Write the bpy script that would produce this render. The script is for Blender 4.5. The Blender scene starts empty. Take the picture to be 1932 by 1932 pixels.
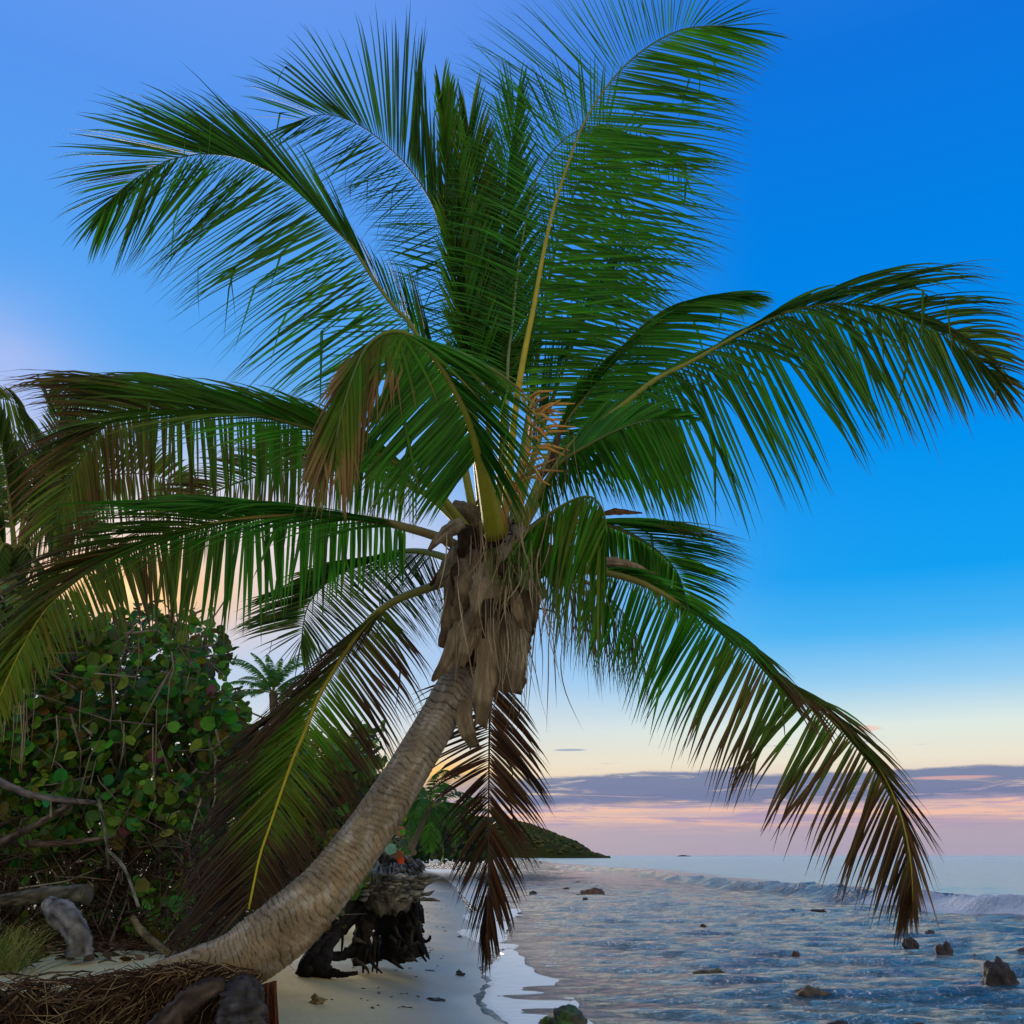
import bpy, bmesh, math, random
import numpy as np
from mathutils import Vector, Matrix, noise

SC = bpy.context.scene
COL = SC.collection
rnd = random.Random(7)

# ------------------------------------------------------------------ camera
CAM_H = 1.7
PITCH = math.radians(18.1)
HALF = math.radians(26.0)
F = 966.0 / math.tan(HALF)
cam_d = bpy.data.cameras.new("camera")
cam = bpy.data.objects.new("camera", cam_d)
COL.objects.link(cam)
cam.location = (0, 0, CAM_H)
cam.rotation_euler = (math.radians(90) + PITCH, 0, 0)
cam_d.sensor_fit = 'HORIZONTAL'
cam_d.sensor_width = 36
cam_d.lens = 18.0 / math.tan(HALF)
cam_d.clip_start = 0.05
cam_d.clip_end = 30000
SC.camera = cam
SP, CP = math.sin(PITCH), math.cos(PITCH)

def ray(px, py):
    a = (px - 966.0) / F
    b = (966.0 - py) / F
    return (a, CP - b * SP, SP + b * CP)

def P(px, py, Y):
    r = ray(px, py)
    k = Y / r[1]
    return Vector((r[0] * k, Y, CAM_H + r[2] * k))

def G(px, py, z=0.0):
    r = ray(px, py)
    k = (z - CAM_H) / r[2]
    return Vector((r[0] * k, r[1] * k, z))

def azel(px, py):
    r = ray(px, py)
    return math.atan2(r[0], r[1]), math.atan2(r[2], math.hypot(r[0], r[1]))

def lin(c):
    return tuple((x / 255 / 12.92) if x / 255 <= 0.04045 else ((x / 255 + 0.055) / 1.055) ** 2.4 for x in c)

# ------------------------------------------------------------------ world
SUN_AZ, SUN_EL = math.radians(-24), math.radians(14)
W = bpy.data.worlds.new("World")
SC.world = W
W.use_nodes = True
nt = W.node_tree
nt.nodes.clear()
N, L = nt.nodes, nt.links

def M(op, a, b=None, c=None, clamp=False):
    n = N.new('ShaderNodeMath'); n.operation = op; n.use_clamp = clamp
    for i, v in enumerate((a, b, c)):
        if v is None: continue
        if isinstance(v, (int, float)): n.inputs[i].default_value = v
        else: L.new(v, n.inputs[i])
    return n.outputs[0]

def smooth(v, lo, hi):
    n = N.new('ShaderNodeMapRange'); n.interpolation_type = 'SMOOTHSTEP'
    L.new(v, n.inputs[0]); n.inputs[1].default_value = lo; n.inputs[2].default_value = hi
    return n.outputs[0]

def mixc(f, a, b):
    n = N.new('ShaderNodeMix'); n.data_type = 'RGBA'
    if isinstance(f, (int, float)): n.inputs[0].default_value = f
    else: L.new(f, n.inputs[0])
    for i, v in ((6, a), (7, b)):
        if isinstance(v, tuple): n.inputs[i].default_value = (*v, 1)
        else: L.new(v, n.inputs[i])
    return n.outputs[2]

tc = N.new('ShaderNodeTexCoord')
sx = N.new('ShaderNodeSeparateXYZ'); L.new(tc.outputs['Generated'], sx.inputs[0])
X_, Y_, Z_ = sx.outputs
el = M('ARCSINE', M('MAXIMUM', M('MINIMUM', Z_, 0.9999), -0.9999))
elN = M('DIVIDE', M('MAXIMUM', el, 0.0), math.pi / 2)
az = M('ARCTAN2', X_, Y_)
hz = M('SQRT', M('ADD', M('MULTIPLY', X_, X_), M('ADD', M('MULTIPLY', Y_, Y_), 1e-6)))
cs = M('DIVIDE', M('ADD', M('MULTIPLY', X_, math.sin(SUN_AZ)), M('MULTIPLY', Y_, math.cos(SUN_AZ))), hz)

def ramp(stops):
    n = N.new('ShaderNodeValToRGB'); cr = n.color_ramp
    cr.interpolation = 'EASE' if False else 'LINEAR'
    for i, (e, c) in enumerate(stops):
        p = e / 90.0
        k = cr.elements[i] if i < 2 else cr.elements.new(p)
        k.position = p
        k.color = (*lin(c), 1)
    L.new(elN, n.inputs[0])
    return n.outputs[0]

ZEN = (112, 146, 220)
right = ramp([(0, (158, 148, 186)), (90, ZEN), (1.5, (190, 164, 178)), (3, (226, 192, 182)), (4.6, (236, 228, 208)), (6.3, (222, 234, 228)),
              (8.5, (150, 206, 242)), (11, (74, 180, 244)), (14, (18, 160, 242)), (21, (0, 144, 238)), (30, (0, 130, 230)), (40, (14, 116, 222)), (58, (60, 128, 222))])
left = ramp([(0, (214, 180, 176)), (90, ZEN), (2, (232, 200, 180)), (4.2, (242, 226, 196)), (6.3, (214, 222, 226)), (9, (176, 206, 240)), (13, (140, 190, 242)),
             (20, (106, 178, 244)), (26, (84, 166, 244)), (32, (84, 158, 242)), (38, (86, 150, 240)), (44, (102, 152, 238)), (60, (98, 145, 230))])
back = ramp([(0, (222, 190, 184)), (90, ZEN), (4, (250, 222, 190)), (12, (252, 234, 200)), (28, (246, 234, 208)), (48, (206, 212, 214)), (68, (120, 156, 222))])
lw = smooth(cs, math.cos(math.radians(40)), math.cos(math.radians(0)))
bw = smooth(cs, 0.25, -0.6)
sky = mixc(lw, right, left)
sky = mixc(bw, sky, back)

def blob(paz, pel, saz, sel):
    """soft elliptical patch of sky centred on an azimuth / elevation"""
    da = M('DIVIDE', M('SUBTRACT', az, paz), saz)
    de = M('DIVIDE', M('SUBTRACT', el, pel), sel)
    return M('EXPONENT', M('MULTIPLY', M('ADD', M('MULTIPLY', da, da), M('MULTIPLY', de, de)), -1.0))

R = math.radians
cv = N.new('ShaderNodeCombineXYZ')
L.new(az, cv.inputs[0]); L.new(el, cv.inputs[1])

def cnoise(su, sv, off, detail=5, rough=0.55, dist=0.0):
    mp = N.new('ShaderNodeVectorMath'); mp.operation = 'MULTIPLY_ADD'
    L.new(cv.outputs[0], mp.inputs[0]); mp.inputs[1].default_value = (su, sv, 1); mp.inputs[2].default_value = (off, off * .37, off * .11)
    n = N.new('ShaderNodeTexNoise'); n.inputs['Scale'].default_value = 1; n.inputs['Detail'].default_value = detail
    n.inputs['Roughness'].default_value = rough; n.inputs['Distortion'].default_value = dist
    L.new(mp.outputs[0], n.inputs['Vector'])
    return n.outputs['Fac']

# warm haze round the hidden sun
soft = cnoise(5, 12, 3.1, 3)
g1 = M('MULTIPLY', blob(R(-21), R(15.5), R(17), R(5.0)), M('ADD', 0.62, M('MULTIPLY', soft, 0.6)), clamp=True)
sky = mixc(M('MULTIPLY', g1, 1.0), sky, lin((255, 232, 222)))
a2, e2 = azel(235, 1115)
sky = mixc(M('MULTIPLY', blob(a2, e2, R(6.5), R(2.3)), 0.95), sky, lin((255, 196, 120)))
sky = mixc(M('MULTIPLY', blob(a2, e2, R(2.0), R(0.8)), 1.0), sky, (1.25, 0.86, 0.45))
a3, e3 = azel(838, 1462)
sky = mixc(M('MULTIPLY', blob(a3, e3, R(2.6), R(0.85)), 1.0), sky, lin((255, 200, 110)))
a4, e4 = azel(-40, 700)
sky = mixc(M('MULTIPLY', M('MULTIPLY', blob(a4, e4, R(5.0), R(3.5)), M('ADD', 0.2, soft)), .85, clamp=True), sky, lin((196, 200, 244)))
a5, e5 = azel(1090, 760)
# pink lit cloud veil low over the sea
c1 = cnoise(9, 140, 1.7, 8, 0.66, 0.5)
m1 = M('MULTIPLY', smooth(c1, 0.44, 0.62), M('MULTIPLY', smooth(el, R(0.6), R(1.5)), smooth(el, R(4.0), R(2.6))))
sky = mixc(M('MULTIPLY', m1, 0.8), sky, lin((248, 196, 168)))
c2 = cnoise(8, 125, 9.3, 8, 0.66, 0.6)
m2 = M('MULTIPLY', smooth(c2, 0.47, 0.6), M('MULTIPLY', smooth(el, R(0.8), R(1.6)), smooth(el, R(3.9), R(2.6))))
sky = mixc(M('MULTIPLY', m2, 0.75), sky, lin((164, 150, 186)))
low = smooth(el, R(1.9), R(0.9))
sky = mixc(M('MULTIPLY', low, 0.75), sky, lin((176, 166, 180)))
# slate blue bank at 3 to 4.5 degrees
c3 = cnoise(11, 150, 4.4, 8, 0.68, 0.7)
edge = M('ADD', el, M('MULTIPLY', M('SUBTRACT', cnoise(5, 14, 6.2, 6, 0.6), 0.5), R(1.5)))
band = M('MULTIPLY', smooth(edge, R(2.35), R(2.8)), smooth(edge, R(4.2), R(4.0)))
m3 = M('MULTIPLY', band, smooth(c3, 0.30, 0.46))
sky = mixc(M('MULTIPLY', M('MULTIPLY', m3, 0.92), smooth(lw, 0.98, 0.6)), sky, lin((108, 124, 162)))
# thin wisps above
c4 = cnoise(10, 150, 12.4, 5, 0.55, 0.3)
m4 = M('MULTIPLY', smooth(c4, 0.645, 0.70), M('MULTIPLY', smooth(el, R(4.2), R(4.6)), smooth(el, R(7.0), R(5.0))))
sky = mixc(M('MULTIPLY', m4, 0.8), sky, lin((150, 150, 180)))
for (qx, qy, sa, se, col) in ((1630, 1374, 1.0, .17, (240, 205, 190)), (1075, 1415, 0.9, .06, (150, 165, 190)), (1795, 1467, 2.3, .10, (214, 170, 170)), (1398, 1450, .8, .10, (110, 130, 175))):
    a6, e6 = azel(qx, qy)
    sky = mixc(M('MULTIPLY', smooth(M('MULTIPLY', blob(a6, e6, R(sa), R(se)), M('ADD', 0.35, c3)), 0.25, 0.6), .85), sky, lin(col))

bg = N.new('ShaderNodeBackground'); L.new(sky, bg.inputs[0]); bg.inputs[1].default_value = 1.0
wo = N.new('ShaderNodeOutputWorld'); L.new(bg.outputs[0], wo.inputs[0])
W.cycles.sampling_method = 'MANUAL'
W.cycles.sample_map_resolution = 512

# ------------------------------------------------------------------ sun
sd = bpy.data.lights.new("sun", 'SUN')
sd.energy = 3.2; sd.angle = R(25); sd.color = (1.0, 0.80, 0.60)
so = bpy.data.objects.new("sun", sd); COL.objects.link(so)
dv = Vector((math.sin(SUN_AZ) * math.cos(SUN_EL), math.cos(SUN_AZ) * math.cos(SUN_EL), math.sin(SUN_EL)))
so.rotation_euler = dv.to_track_quat('Z', 'Y').to_euler()
so.location = (-20, 20, 20)

SC.view_settings.view_transform = 'Standard'
SC.view_settings.look = 'None'
SC.view_settings.exposure = 0.0
SC.view_settings.gamma = 1.0
SC.view_settings.use_curve_mapping = False
SC.render.engine = 'CYCLES'
SC.cycles.max_bounces = 5
SC.cycles.diffuse_bounces = 2
SC.cycles.transparent_max_bounces = 4

# ------------------------------------------------------------------ helpers
def tag(o, label=None, cat=None, group=None, kind=None):
    if label: o['label'] = label
    if cat: o['category'] = cat
    if group: o['group'] = group
    if kind: o['kind'] = kind
    return o

def empty(name, loc, label, cat, group=None):
    o = bpy.data.objects.new(name, None); COL.objects.link(o)
    o.location = loc; o.empty_display_size = 0.2
    return tag(o, label, cat, group)

def link(name, me, mat=None, parent=None):
    o = bpy.data.objects.new(name, me); COL.objects.link(o)
    if mat and not me.materials: me.materials.append(mat)
    if parent:
        o.parent = parent
        if parent.type == 'EMPTY':
            o.matrix_parent_inverse = Matrix.Translation(-parent.location)
    return o

def mesh_np(name, V, Fc, C=None, smooth_=True):
    me = bpy.data.meshes.new(name)
    me.from_pydata([tuple(v) for v in V], [], [tuple(f) for f in Fc])
    if C is not None:
        at = me.color_attributes.new('tint', 'FLOAT_COLOR', 'POINT')
        C = np.asarray(C, dtype=np.float32)
        if C.shape[1] == 3: C = np.hstack([C, np.ones((len(C), 1), np.float32)])
        at.data.foreach_set('color', C.ravel())
    if smooth_:
        me.polygons.foreach_set('use_smooth', [True] * len(me.polygons))
    me.update()
    return me

class MB:
    """gathers shapes with vertex tints for one mesh"""
    def __init__(s): s.V = []; s.F = []; s.C = []
    def add(s, V, Fc, C):
        o = len(s.V); s.V.extend(V); s.F.extend([tuple(i + o for i in f) for f in Fc])
        if len(C) == 3 and not hasattr(C[0], '__len__'): C = [C] * len(V)
        s.C.extend(C)
    def tube(s, pts, rad, sides=6, col=(.2, .2, .2), cap=True, flat=1.0, wob=0.0):
        pts = [Vector(p) for p in pts]; n = len(pts)
        V = []; Fc = []; C = []
        up = Vector((0.13, 0.21, 0.97))
        for i, p in enumerate(pts):
            t = (pts[min(i + 1, n - 1)] - pts[max(i - 1, 0)])
            if t.length < 1e-9: t = Vector((0, 0, 1))
            t.normalize()
            a = t.cross(up)
            if a.length < 0.1: a = t.cross(Vector((1, 0, 0)))
            a.normalize(); b = a.cross(t); up = b
            r = rad[i] if hasattr(rad, '__len__') else rad
            for k in range(sides):
                th = 2 * math.pi * k / sides
                rr = r * (1 + (.28 * wob * noise.noise(Vector((k * 1.7, i * .12, p.x * 2))) + wob * noise.noise(p * 6 / max(r * 8, .15) + Vector((k * .9, 0, 0))) if wob else 0))
                V.append(p + a * math.cos(th) * rr + b * math.sin(th) * rr * flat)
                c_ = col[i] if hasattr(col[0], '__len__') else col
                if wob:
                    f_ = .35 + 1.5 * abs(noise.noise(Vector((k * .8, i * .10, p.x * 3)))) + .5 * noise.noise(p * 14 + Vector((k, 0, 0)))
                    c_ = tuple(x * max(.15, f_) for x in c_)
                C.append(c_)
        for i in range(n - 1):
            for k in range(sides):
                k2 = (k + 1) % sides
                Fc.append((i * sides + k, i * sides + k2, (i + 1) * sides + k2, (i + 1) * sides + k))
        if cap:
            Fc.append(tuple(range(sides - 1, -1, -1)))
            Fc.append(tuple((n - 1) * sides + k for k in range(sides)))
        s.add(V, Fc, C)
    def build(s, name, mat, parent=None, smooth_=True):
        return link(name, mesh_np(name, s.V, s.F, s.C, smooth_), mat, parent)

def catmull(P_, t):
    n = len(P_) - 1
    x = max(0.0, min(0.99999, t)) * n
    i = int(x); u = x - i
    p1, p2 = P_[i], P_[i + 1]
    p0 = P_[i - 1] if i > 0 else p1 * 2 - p2
    p3 = P_[i + 2] if i + 2 <= n else p2 * 2 - p1
    return 0.5 * ((2 * p1) + (p2 - p0) * u + (2 * p0 - 5 * p1 + 4 * p2 - p3) * u * u + (3 * p1 - p0 - 3 * p2 + p3) * u ** 3)

def resample(P_, n):
    fine = [catmull(P_, i / 300) for i in range(301)]
    d = [0.0]
    for i in range(300): d.append(d[-1] + (fine[i + 1] - fine[i]).length)
    out = []; j = 0
    for k in range(n):
        s = d[-1] * k / (n - 1)
        while j < 299 and d[j + 1] < s: j += 1
        w = (s - d[j]) / max(1e-9, d[j + 1] - d[j])
        out.append(fine[j].lerp(fine[j + 1], min(1, max(0, w))))
    return out

def lerpk(K, t):
    if t <= K[0][0]: return K[0][1:]
    for a, b in zip(K, K[1:]):
        if t <= b[0]:
            w = (t - a[0]) / (b[0] - a[0])
            return tuple(x + (y - x) * w for x, y in zip(a[1:], b[1:]))
    return K[-1][1:]

def mixv(a, b, f): return tuple(x + (y - x) * f for x, y in zip(a, b))

# ------------------------------------------------------------------ materials
def new_mat(name):
    m = bpy.data.materials.new(name); m.use_nodes = True
    t = m.node_tree; b = t.nodes['Principled BSDF']
    return m, t, b

def nd(t, typ, **kw):
    n = t.nodes.new(typ)
    for k, v in kw.items():
        if k in n.inputs.keys(): n.inputs[k].default_value = v
        else: setattr(n, k, v)
    return n

def bump(t, b, height, strength, distance):
    bn = nd(t, 'ShaderNodeBump', Strength=strength, Distance=distance)
    t.links.new(height, bn.inputs['Height']); t.links.new(bn.outputs[0], b.inputs['Normal'])
    return bn

def tint_mat(name, rough=0.6, spec=0.3, transl=0.0, nscale=8, namt=0.35, bstr=0.0, bscale=30, bdist=.01, stretch=(1, 1, 1)):
    """colour from the mesh's own tint, broken up with noise"""
    m, t, b = new_mat(name); l = t.links
    at = nd(t, 'ShaderNodeAttribute', attribute_name='tint')
    co = nd(t, 'ShaderNodeTexCoord')
    mp = nd(t, 'ShaderNodeMapping'); mp.inputs['Scale'].default_value = stretch
    l.new(co.outputs['Object'], mp.inputs[0])
    no = nd(t, 'ShaderNodeTexNoise', Scale=nscale, Detail=6.0, Roughness=0.65); l.new(mp.outputs[0], no.inputs['Vector'])
    mr = nd(t, 'ShaderNodeMapRange'); l.new(no.outputs['Fac'], mr.inputs[0])
    mr.inputs[1].default_value = .25; mr.inputs[2].default_value = .75
    mr.inputs[3].default_value = 1 - namt; mr.inputs[4].default_value = 1 + namt
    mu = nd(t, 'ShaderNodeVectorMath', operation='SCALE'); l.new(at.outputs['Color'], mu.inputs[0]); l.new(mr.outputs[0], mu.inputs['Scale'])
    l.new(mu.outputs[0], b.inputs['Base Color'])
    b.inputs['Roughness'].default_value = rough
    b.inputs['Specular IOR Level'].default_value = spec
    if bstr > 0:
        n2 = nd(t, 'ShaderNodeTexNoise', Scale=bscale, Detail=5.0, Roughness=0.7); l.new(mp.outputs[0], n2.inputs['Vector'])
        bump(t, b, n2.outputs['Fac'], bstr, bdist)
    if transl > 0:
        tr = nd(t, 'ShaderNodeBsdfTranslucent'); l.new(mu.outputs[0], tr.inputs['Color'])
        mx = nd(t, 'ShaderNodeMixShader'); mx.inputs[0].default_value = transl
        l.new(b.outputs[0], mx.inputs[1]); l.new(tr.outputs[0], mx.inputs[2])
        l.new(mx.outputs[0], t.nodes['Material Output'].inputs[0])
    return m

M_LEAF = tint_mat('palm_leaf', rough=0.5, spec=0.16, transl=0.38, nscale=3, namt=.3)
M_RACHIS = tint_mat('palm_midrib', rough=0.5, spec=0.3, transl=0, nscale=10, namt=.2)
M_DRY = tint_mat('dry_fibre', rough=0.9, spec=0.05, nscale=26, namt=.45, bstr=.7, bscale=60, bdist=.01, stretch=(1, 1, .3))
M_GRAPE = tint_mat('sea_grape_leaf', rough=0.55, spec=0.2, transl=0.2, nscale=20, namt=.3)
M_WOOD = tint_mat('weathered_wood', rough=0.9, spec=0.1, nscale=9, namt=.55, bstr=.8, bscale=24, bdist=.02)
M_TWIG = tint_mat('twig', rough=0.9, spec=0.1, nscale=12, namt=.4)
M_ROCK = tint_mat('wet_rock', rough=0.6, spec=0.4, nscale=8, namt=.6, bstr=.9, bscale=25, bdist=.03)

# bark of the coconut trunk
M_BARK, t, b = new_mat('coconut_bark'); l = t.links
at = nd(t, 'ShaderNodeAttribute', attribute_name='tint'); co = nd(t, 'ShaderNodeTexCoord')
n1 = nd(t, 'ShaderNodeTexNoise', Scale=70.0, Detail=8.0, Roughness=0.75); l.new(co.outputs['Object'], n1.inputs['Vector'])
n2 = nd(t, 'ShaderNodeTexNoise', Scale=5.0, Detail=5.0, Roughness=0.6); l.new(co.outputs['Object'], n2.inputs['Vector'])
a1 = nd(t, 'ShaderNodeMath', operation='MULTIPLY_ADD'); l.new(n1.outputs['Fac'], a1.inputs[0]); a1.inputs[1].default_value = 1.5; a1.inputs[2].default_value = 0.0
a2_ = nd(t, 'ShaderNodeMath', operation='MULTIPLY_ADD'); l.new(n2.outputs['Fac'], a2_.inputs[0]); a2_.inputs[1].default_value = 1.5; l.new(a1.outputs[0], a2_.inputs[2])
sb = nd(t, 'ShaderNodeMath', operation='SUBTRACT'); l.new(a2_.outputs[0], sb.inputs[0]); sb.inputs[1].default_value = .5
mu = nd(t, 'ShaderNodeVectorMath', operation='SCALE'); l.new(at.outputs['Color'], mu.inputs[0]); l.new(sb.outputs[0], mu.inputs['Scale'])
l.new(mu.outputs[0], b.inputs['Base Color']); b.inputs['Roughness'].default_value = .9; b.inputs['Specular IOR Level'].default_value = .1
bump(t, b, n1.outputs['Fac'], 0.9, 0.008)

# ------------------------------------------------------------------ terrain
shore_px = [(1000, 1990), (960, 1932), (912, 1895), (925, 1850), (912, 1830), (935, 1800), (905, 1772), (905, 1745), (885, 1715), (868, 1685), (850, 1662), (825, 1647), (800, 1637), (790, 1630), (830, 1624.5), (920, 1621), (1000, 1619), (1080, 1617), (1112, 1616.2)]
SH = sorted([(G(x, y).y, G(x, y).x) for x, y in shore_px])
shY = np.array([s[0] for s in SH]); shX = np.array([s[1] for s in SH])
YTIP = shY[-1]
def shore(Y):
    Y = np.asarray(Y, float)
    x = np.interp(Y, shY, shX)
    x = np.where(Y > YTIP, shX[-1] - (Y - YTIP) * 3.0, x)
    x = np.where(Y < shY[0], shX[0] + (shY[0] - Y) * .25, x)
    return x
bkY = np.array([0, 5.6, 5.9, 8, 12, 20, 40, 100, 300, 800]); bkX = np.array([-1.3, -1.3, -1.35, -2.15, -3.5, -5.6, -9, -17, -50, -80])
def nz(x, y, s, o=0): return noise.noise(Vector((x * s + o, y * s - o, o * .3)))
def ground_z(x, y):
    s = float(shore(y)) - x
    if s > 0: z = 0.075 * min(s, 3.5) + 0.02 * max(0, min(s - 3.5, 20))
    else: z = max(-3.0, 0.05 * s)
    z += 0.012 * nz(x, y, 1.7) * (1 if s > 0.3 else .2)
    xb = float(np.interp(y, bkY, bkX))
    w = 0.28
    bx = (xb - x + .12 * nz(x, y, 2.2, 3)) / w
    by = (y - 5.72 - .10 * nz(x, y, 3, 8)) / .22
    k = max(0, min(1, min(bx, by) * .5 + .5)); k = k * k * (3 - 2 * k)
    top = 1.04 + .05 * nz(x, y, 1.1, 5) + .015 * nz(x, y, 7, 2) + 0.02 * max(0, min(y - 9, 10))
    return z + (max(top, z) - z) * k

def terrain():
    rows = []
    y = 2.5
    while y < 1500:
        rows.append(y)
        y += 0.07 if 5 < y < 9 else max(.12, y * .012)
    V = []; Fc = []
    us = np.concatenate([np.linspace(-1.35, -.5, 45)[:-1], np.linspace(-.5, .35, 170)])
    for y in rows:
        for u in us:
            x = u * (y + 3.5)
            V.append((x, y, ground_z(x, y)))
    n = len(us)
    for i in range(len(rows) - 1):
        for j in range(n - 1):
            a = i * n + j; Fc.append((a, a + 1, a + n + 1, a + n))
    return mesh_np('beach', V, Fc)
M_SAND, t, b = new_mat('sand'); l = t.links
co = nd(t, 'ShaderNodeTexCoord')
at = nd(t, 'ShaderNodeAttribute', attribute_name='wet')
nA = nd(t, 'ShaderNodeTexNoise', Scale=1.1, Detail=6.0, Roughness=0.6); l.new(co.outputs['Object'], nA.inputs['Vector'])
nB = nd(t, 'ShaderNodeTexNoise', Scale=160.0, Detail=3.0, Roughness=0.7); l.new(co.outputs['Object'], nB.inputs['Vector'])
nC = nd(t, 'ShaderNodeTexNoise', Scale=9.0, Detail=8.0, Roughness=0.7); l.new(co.outputs['Object'], nC.inputs['Vector'])
dry = nd(t, 'ShaderNodeMix', data_type='RGBA'); l.new(nA.outputs['Fac'], dry.inputs[0]); dry.inputs[6].default_value = (.50, .43, .21, 1); dry.inputs[7].default_value = (.66, .58, .30, 1)
sp = nd(t, 'ShaderNodeMapRange'); l.new(nB.outputs['Fac'], sp.inputs[0]); sp.inputs[1].default_value = .3; sp.inputs[2].default_value = .7; sp.inputs[3].default_value = .72; sp.inputs[4].default_value = 1.2
sc_ = nd(t, 'ShaderNodeVectorMath', operation='SCALE'); l.new(dry.outputs[2], sc_.inputs[0]); l.new(sp.outputs[0], sc_.inputs['Scale'])
so_ = nd(t, 'ShaderNodeAttribute', attribute_name='soil'); sm_ = nd(t, 'ShaderNodeMix', data_type='RGBA'); l.new(so_.outputs['Fac'], sm_.inputs[0]); l.new(sc_.outputs[0], sm_.inputs[6]); sm_.inputs[7].default_value = (.05, .032, .02, 1)
wet = nd(t, 'ShaderNodeMix', data_type='RGBA'); l.new(at.outputs['Fac'], wet.inputs[0]); l.new(sm_.outputs[2], wet.inputs[6]); wet.inputs[7].default_value = (.20, .18, .13, 1)
l.new(wet.outputs[2], b.inputs['Base Color'])
rg = nd(t, 'ShaderNodeMapRange'); l.new(at.outputs['Fac'], rg.inputs[0]); rg.inputs[3].default_value = .9; rg.inputs[4].default_value = .28
l.new(rg.outputs[0], b.inputs['Roughness'])
bs = nd(t, 'ShaderNodeMapRange'); l.new(at.outputs['Fac'], bs.inputs[0]); bs.inputs[3].default_value = .55; bs.inputs[4].default_value = .04
bn = bump(t, b, nC.outputs['Fac'], .5, .05); l.new(bs.outputs[0], bn.inputs['Strength'])
gm = terrain()
wa = gm.attributes.new('wet', 'FLOAT', 'POINT')
wv = []
for v in gm.vertices:
    s = float(shore(v.co.y)) - v.co.x
    wv.append(0.0 if v.co.z > .7 else max(0.0, min(1.0, 1.15 - s / (1.0 + .05 * v.co.y) + .25 * nz(v.co.x, v.co.y, .8))))
wa.data.foreach_set('value', wv)
sa = gm.attributes.new('soil', 'FLOAT', 'POINT')
sa.data.foreach_set('value', [1.0 if (v.normal.z < .86 and v.co.z > .25) else 0.0 for v in gm.vertices])
tag(link('beach', gm, M_SAND), kind='structure')

# ------------------------------------------------------------------ sea
M_SEA, t, b = new_mat('sea_water'); l = t.links
co = nd(t, 'ShaderNodeTexCoord')
fo = nd(t, 'ShaderNodeAttribute', attribute_name='foam')
def wn(scale, str_, dist_prev, det=3.0, stretch=(1, 1, 1), rough=.6):
    mp = nd(t, 'ShaderNodeMapping'); mp.inputs['Scale'].default_value = stretch; l.new(co.outputs['Object'], mp.inputs[0])
    n = nd(t, 'ShaderNodeTexNoise', Scale=scale, Detail=det, Roughness=rough, Distortion=.6); l.new(mp.outputs[0], n.inputs['Vector'])
    return n.outputs['Fac']
h1 = wn(1.7, 0, 0, 5.0, (.8, 1.9, 1))
h2 = wn(9.0, 0, 0, 4.0, (.8, 1.7, 1))
h3 = wn(.12, 0, 0, 3.0, (.5, 1.6, 1))
k2 = nd(t, 'ShaderNodeMath', operation='MULTIPLY_ADD'); l.new(h2, k2.inputs[0]); k2.inputs[1].default_value = .62; l.new(h1, k2.inputs[2])
calm = nd(t, 'ShaderNodeAttribute', attribute_name='calm')
bs = nd(t, 'ShaderNodeMapRange'); l.new(calm.outputs['Fac'], bs.inputs[0]); bs.inputs[3].default_value = 1.0; bs.inputs[4].default_value = .45
bn = bump(t, b, k2.outputs[0], 1.0, .60); l.new(bs.outputs[0], bn.inputs['Strength'])
fn = wn(2.2, 0, 0, 7.0, (1, 1.4, 1), .75)
fa = nd(t, 'ShaderNodeMath', operation='ADD'); l.new(fn, fa.inputs[0]); l.new(fo.outputs['Fac'], fa.inputs[1])
fm = nd(t, 'ShaderNodeMapRange'); l.new(fa.outputs[0], fm.inputs[0]); fm.inputs[1].default_value = .88; fm.inputs[2].default_value = 1.08
bc = nd(t, 'ShaderNodeMix', data_type='RGBA'); l.new(calm.outputs['Fac'], bc.inputs[0]); bc.inputs[6].default_value = (.02, .12, .21, 1); bc.inputs[7].default_value = (.46, .58, .50, 1)
ba = nd(t, 'ShaderNodeMix', data_type='RGBA'); l.new(fm.outputs[0], ba.inputs[0]); l.new(bc.outputs[2], ba.inputs[6]); ba.inputs[7].default_value = (.60, .72, .86, 1)
l.new(ba.outputs[2], b.inputs['Base Color'])
rr = nd(t, 'ShaderNodeMapRange'); l.new(fm.outputs[0], rr.inputs[0]); rr.inputs[3].default_value = .07; rr.inputs[4].default_value = .6
rc = nd(t, 'ShaderNodeMath', operation='MULTIPLY_ADD'); l.new(calm.outputs['Fac'], rc.inputs[0]); rc.inputs[1].default_value = .10; l.new(rr.outputs[0], rc.inputs[2])
l.new(rc.outputs[0], b.inputs['Roughness']); b.inputs['IOR'].default_value = 1.33

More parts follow.
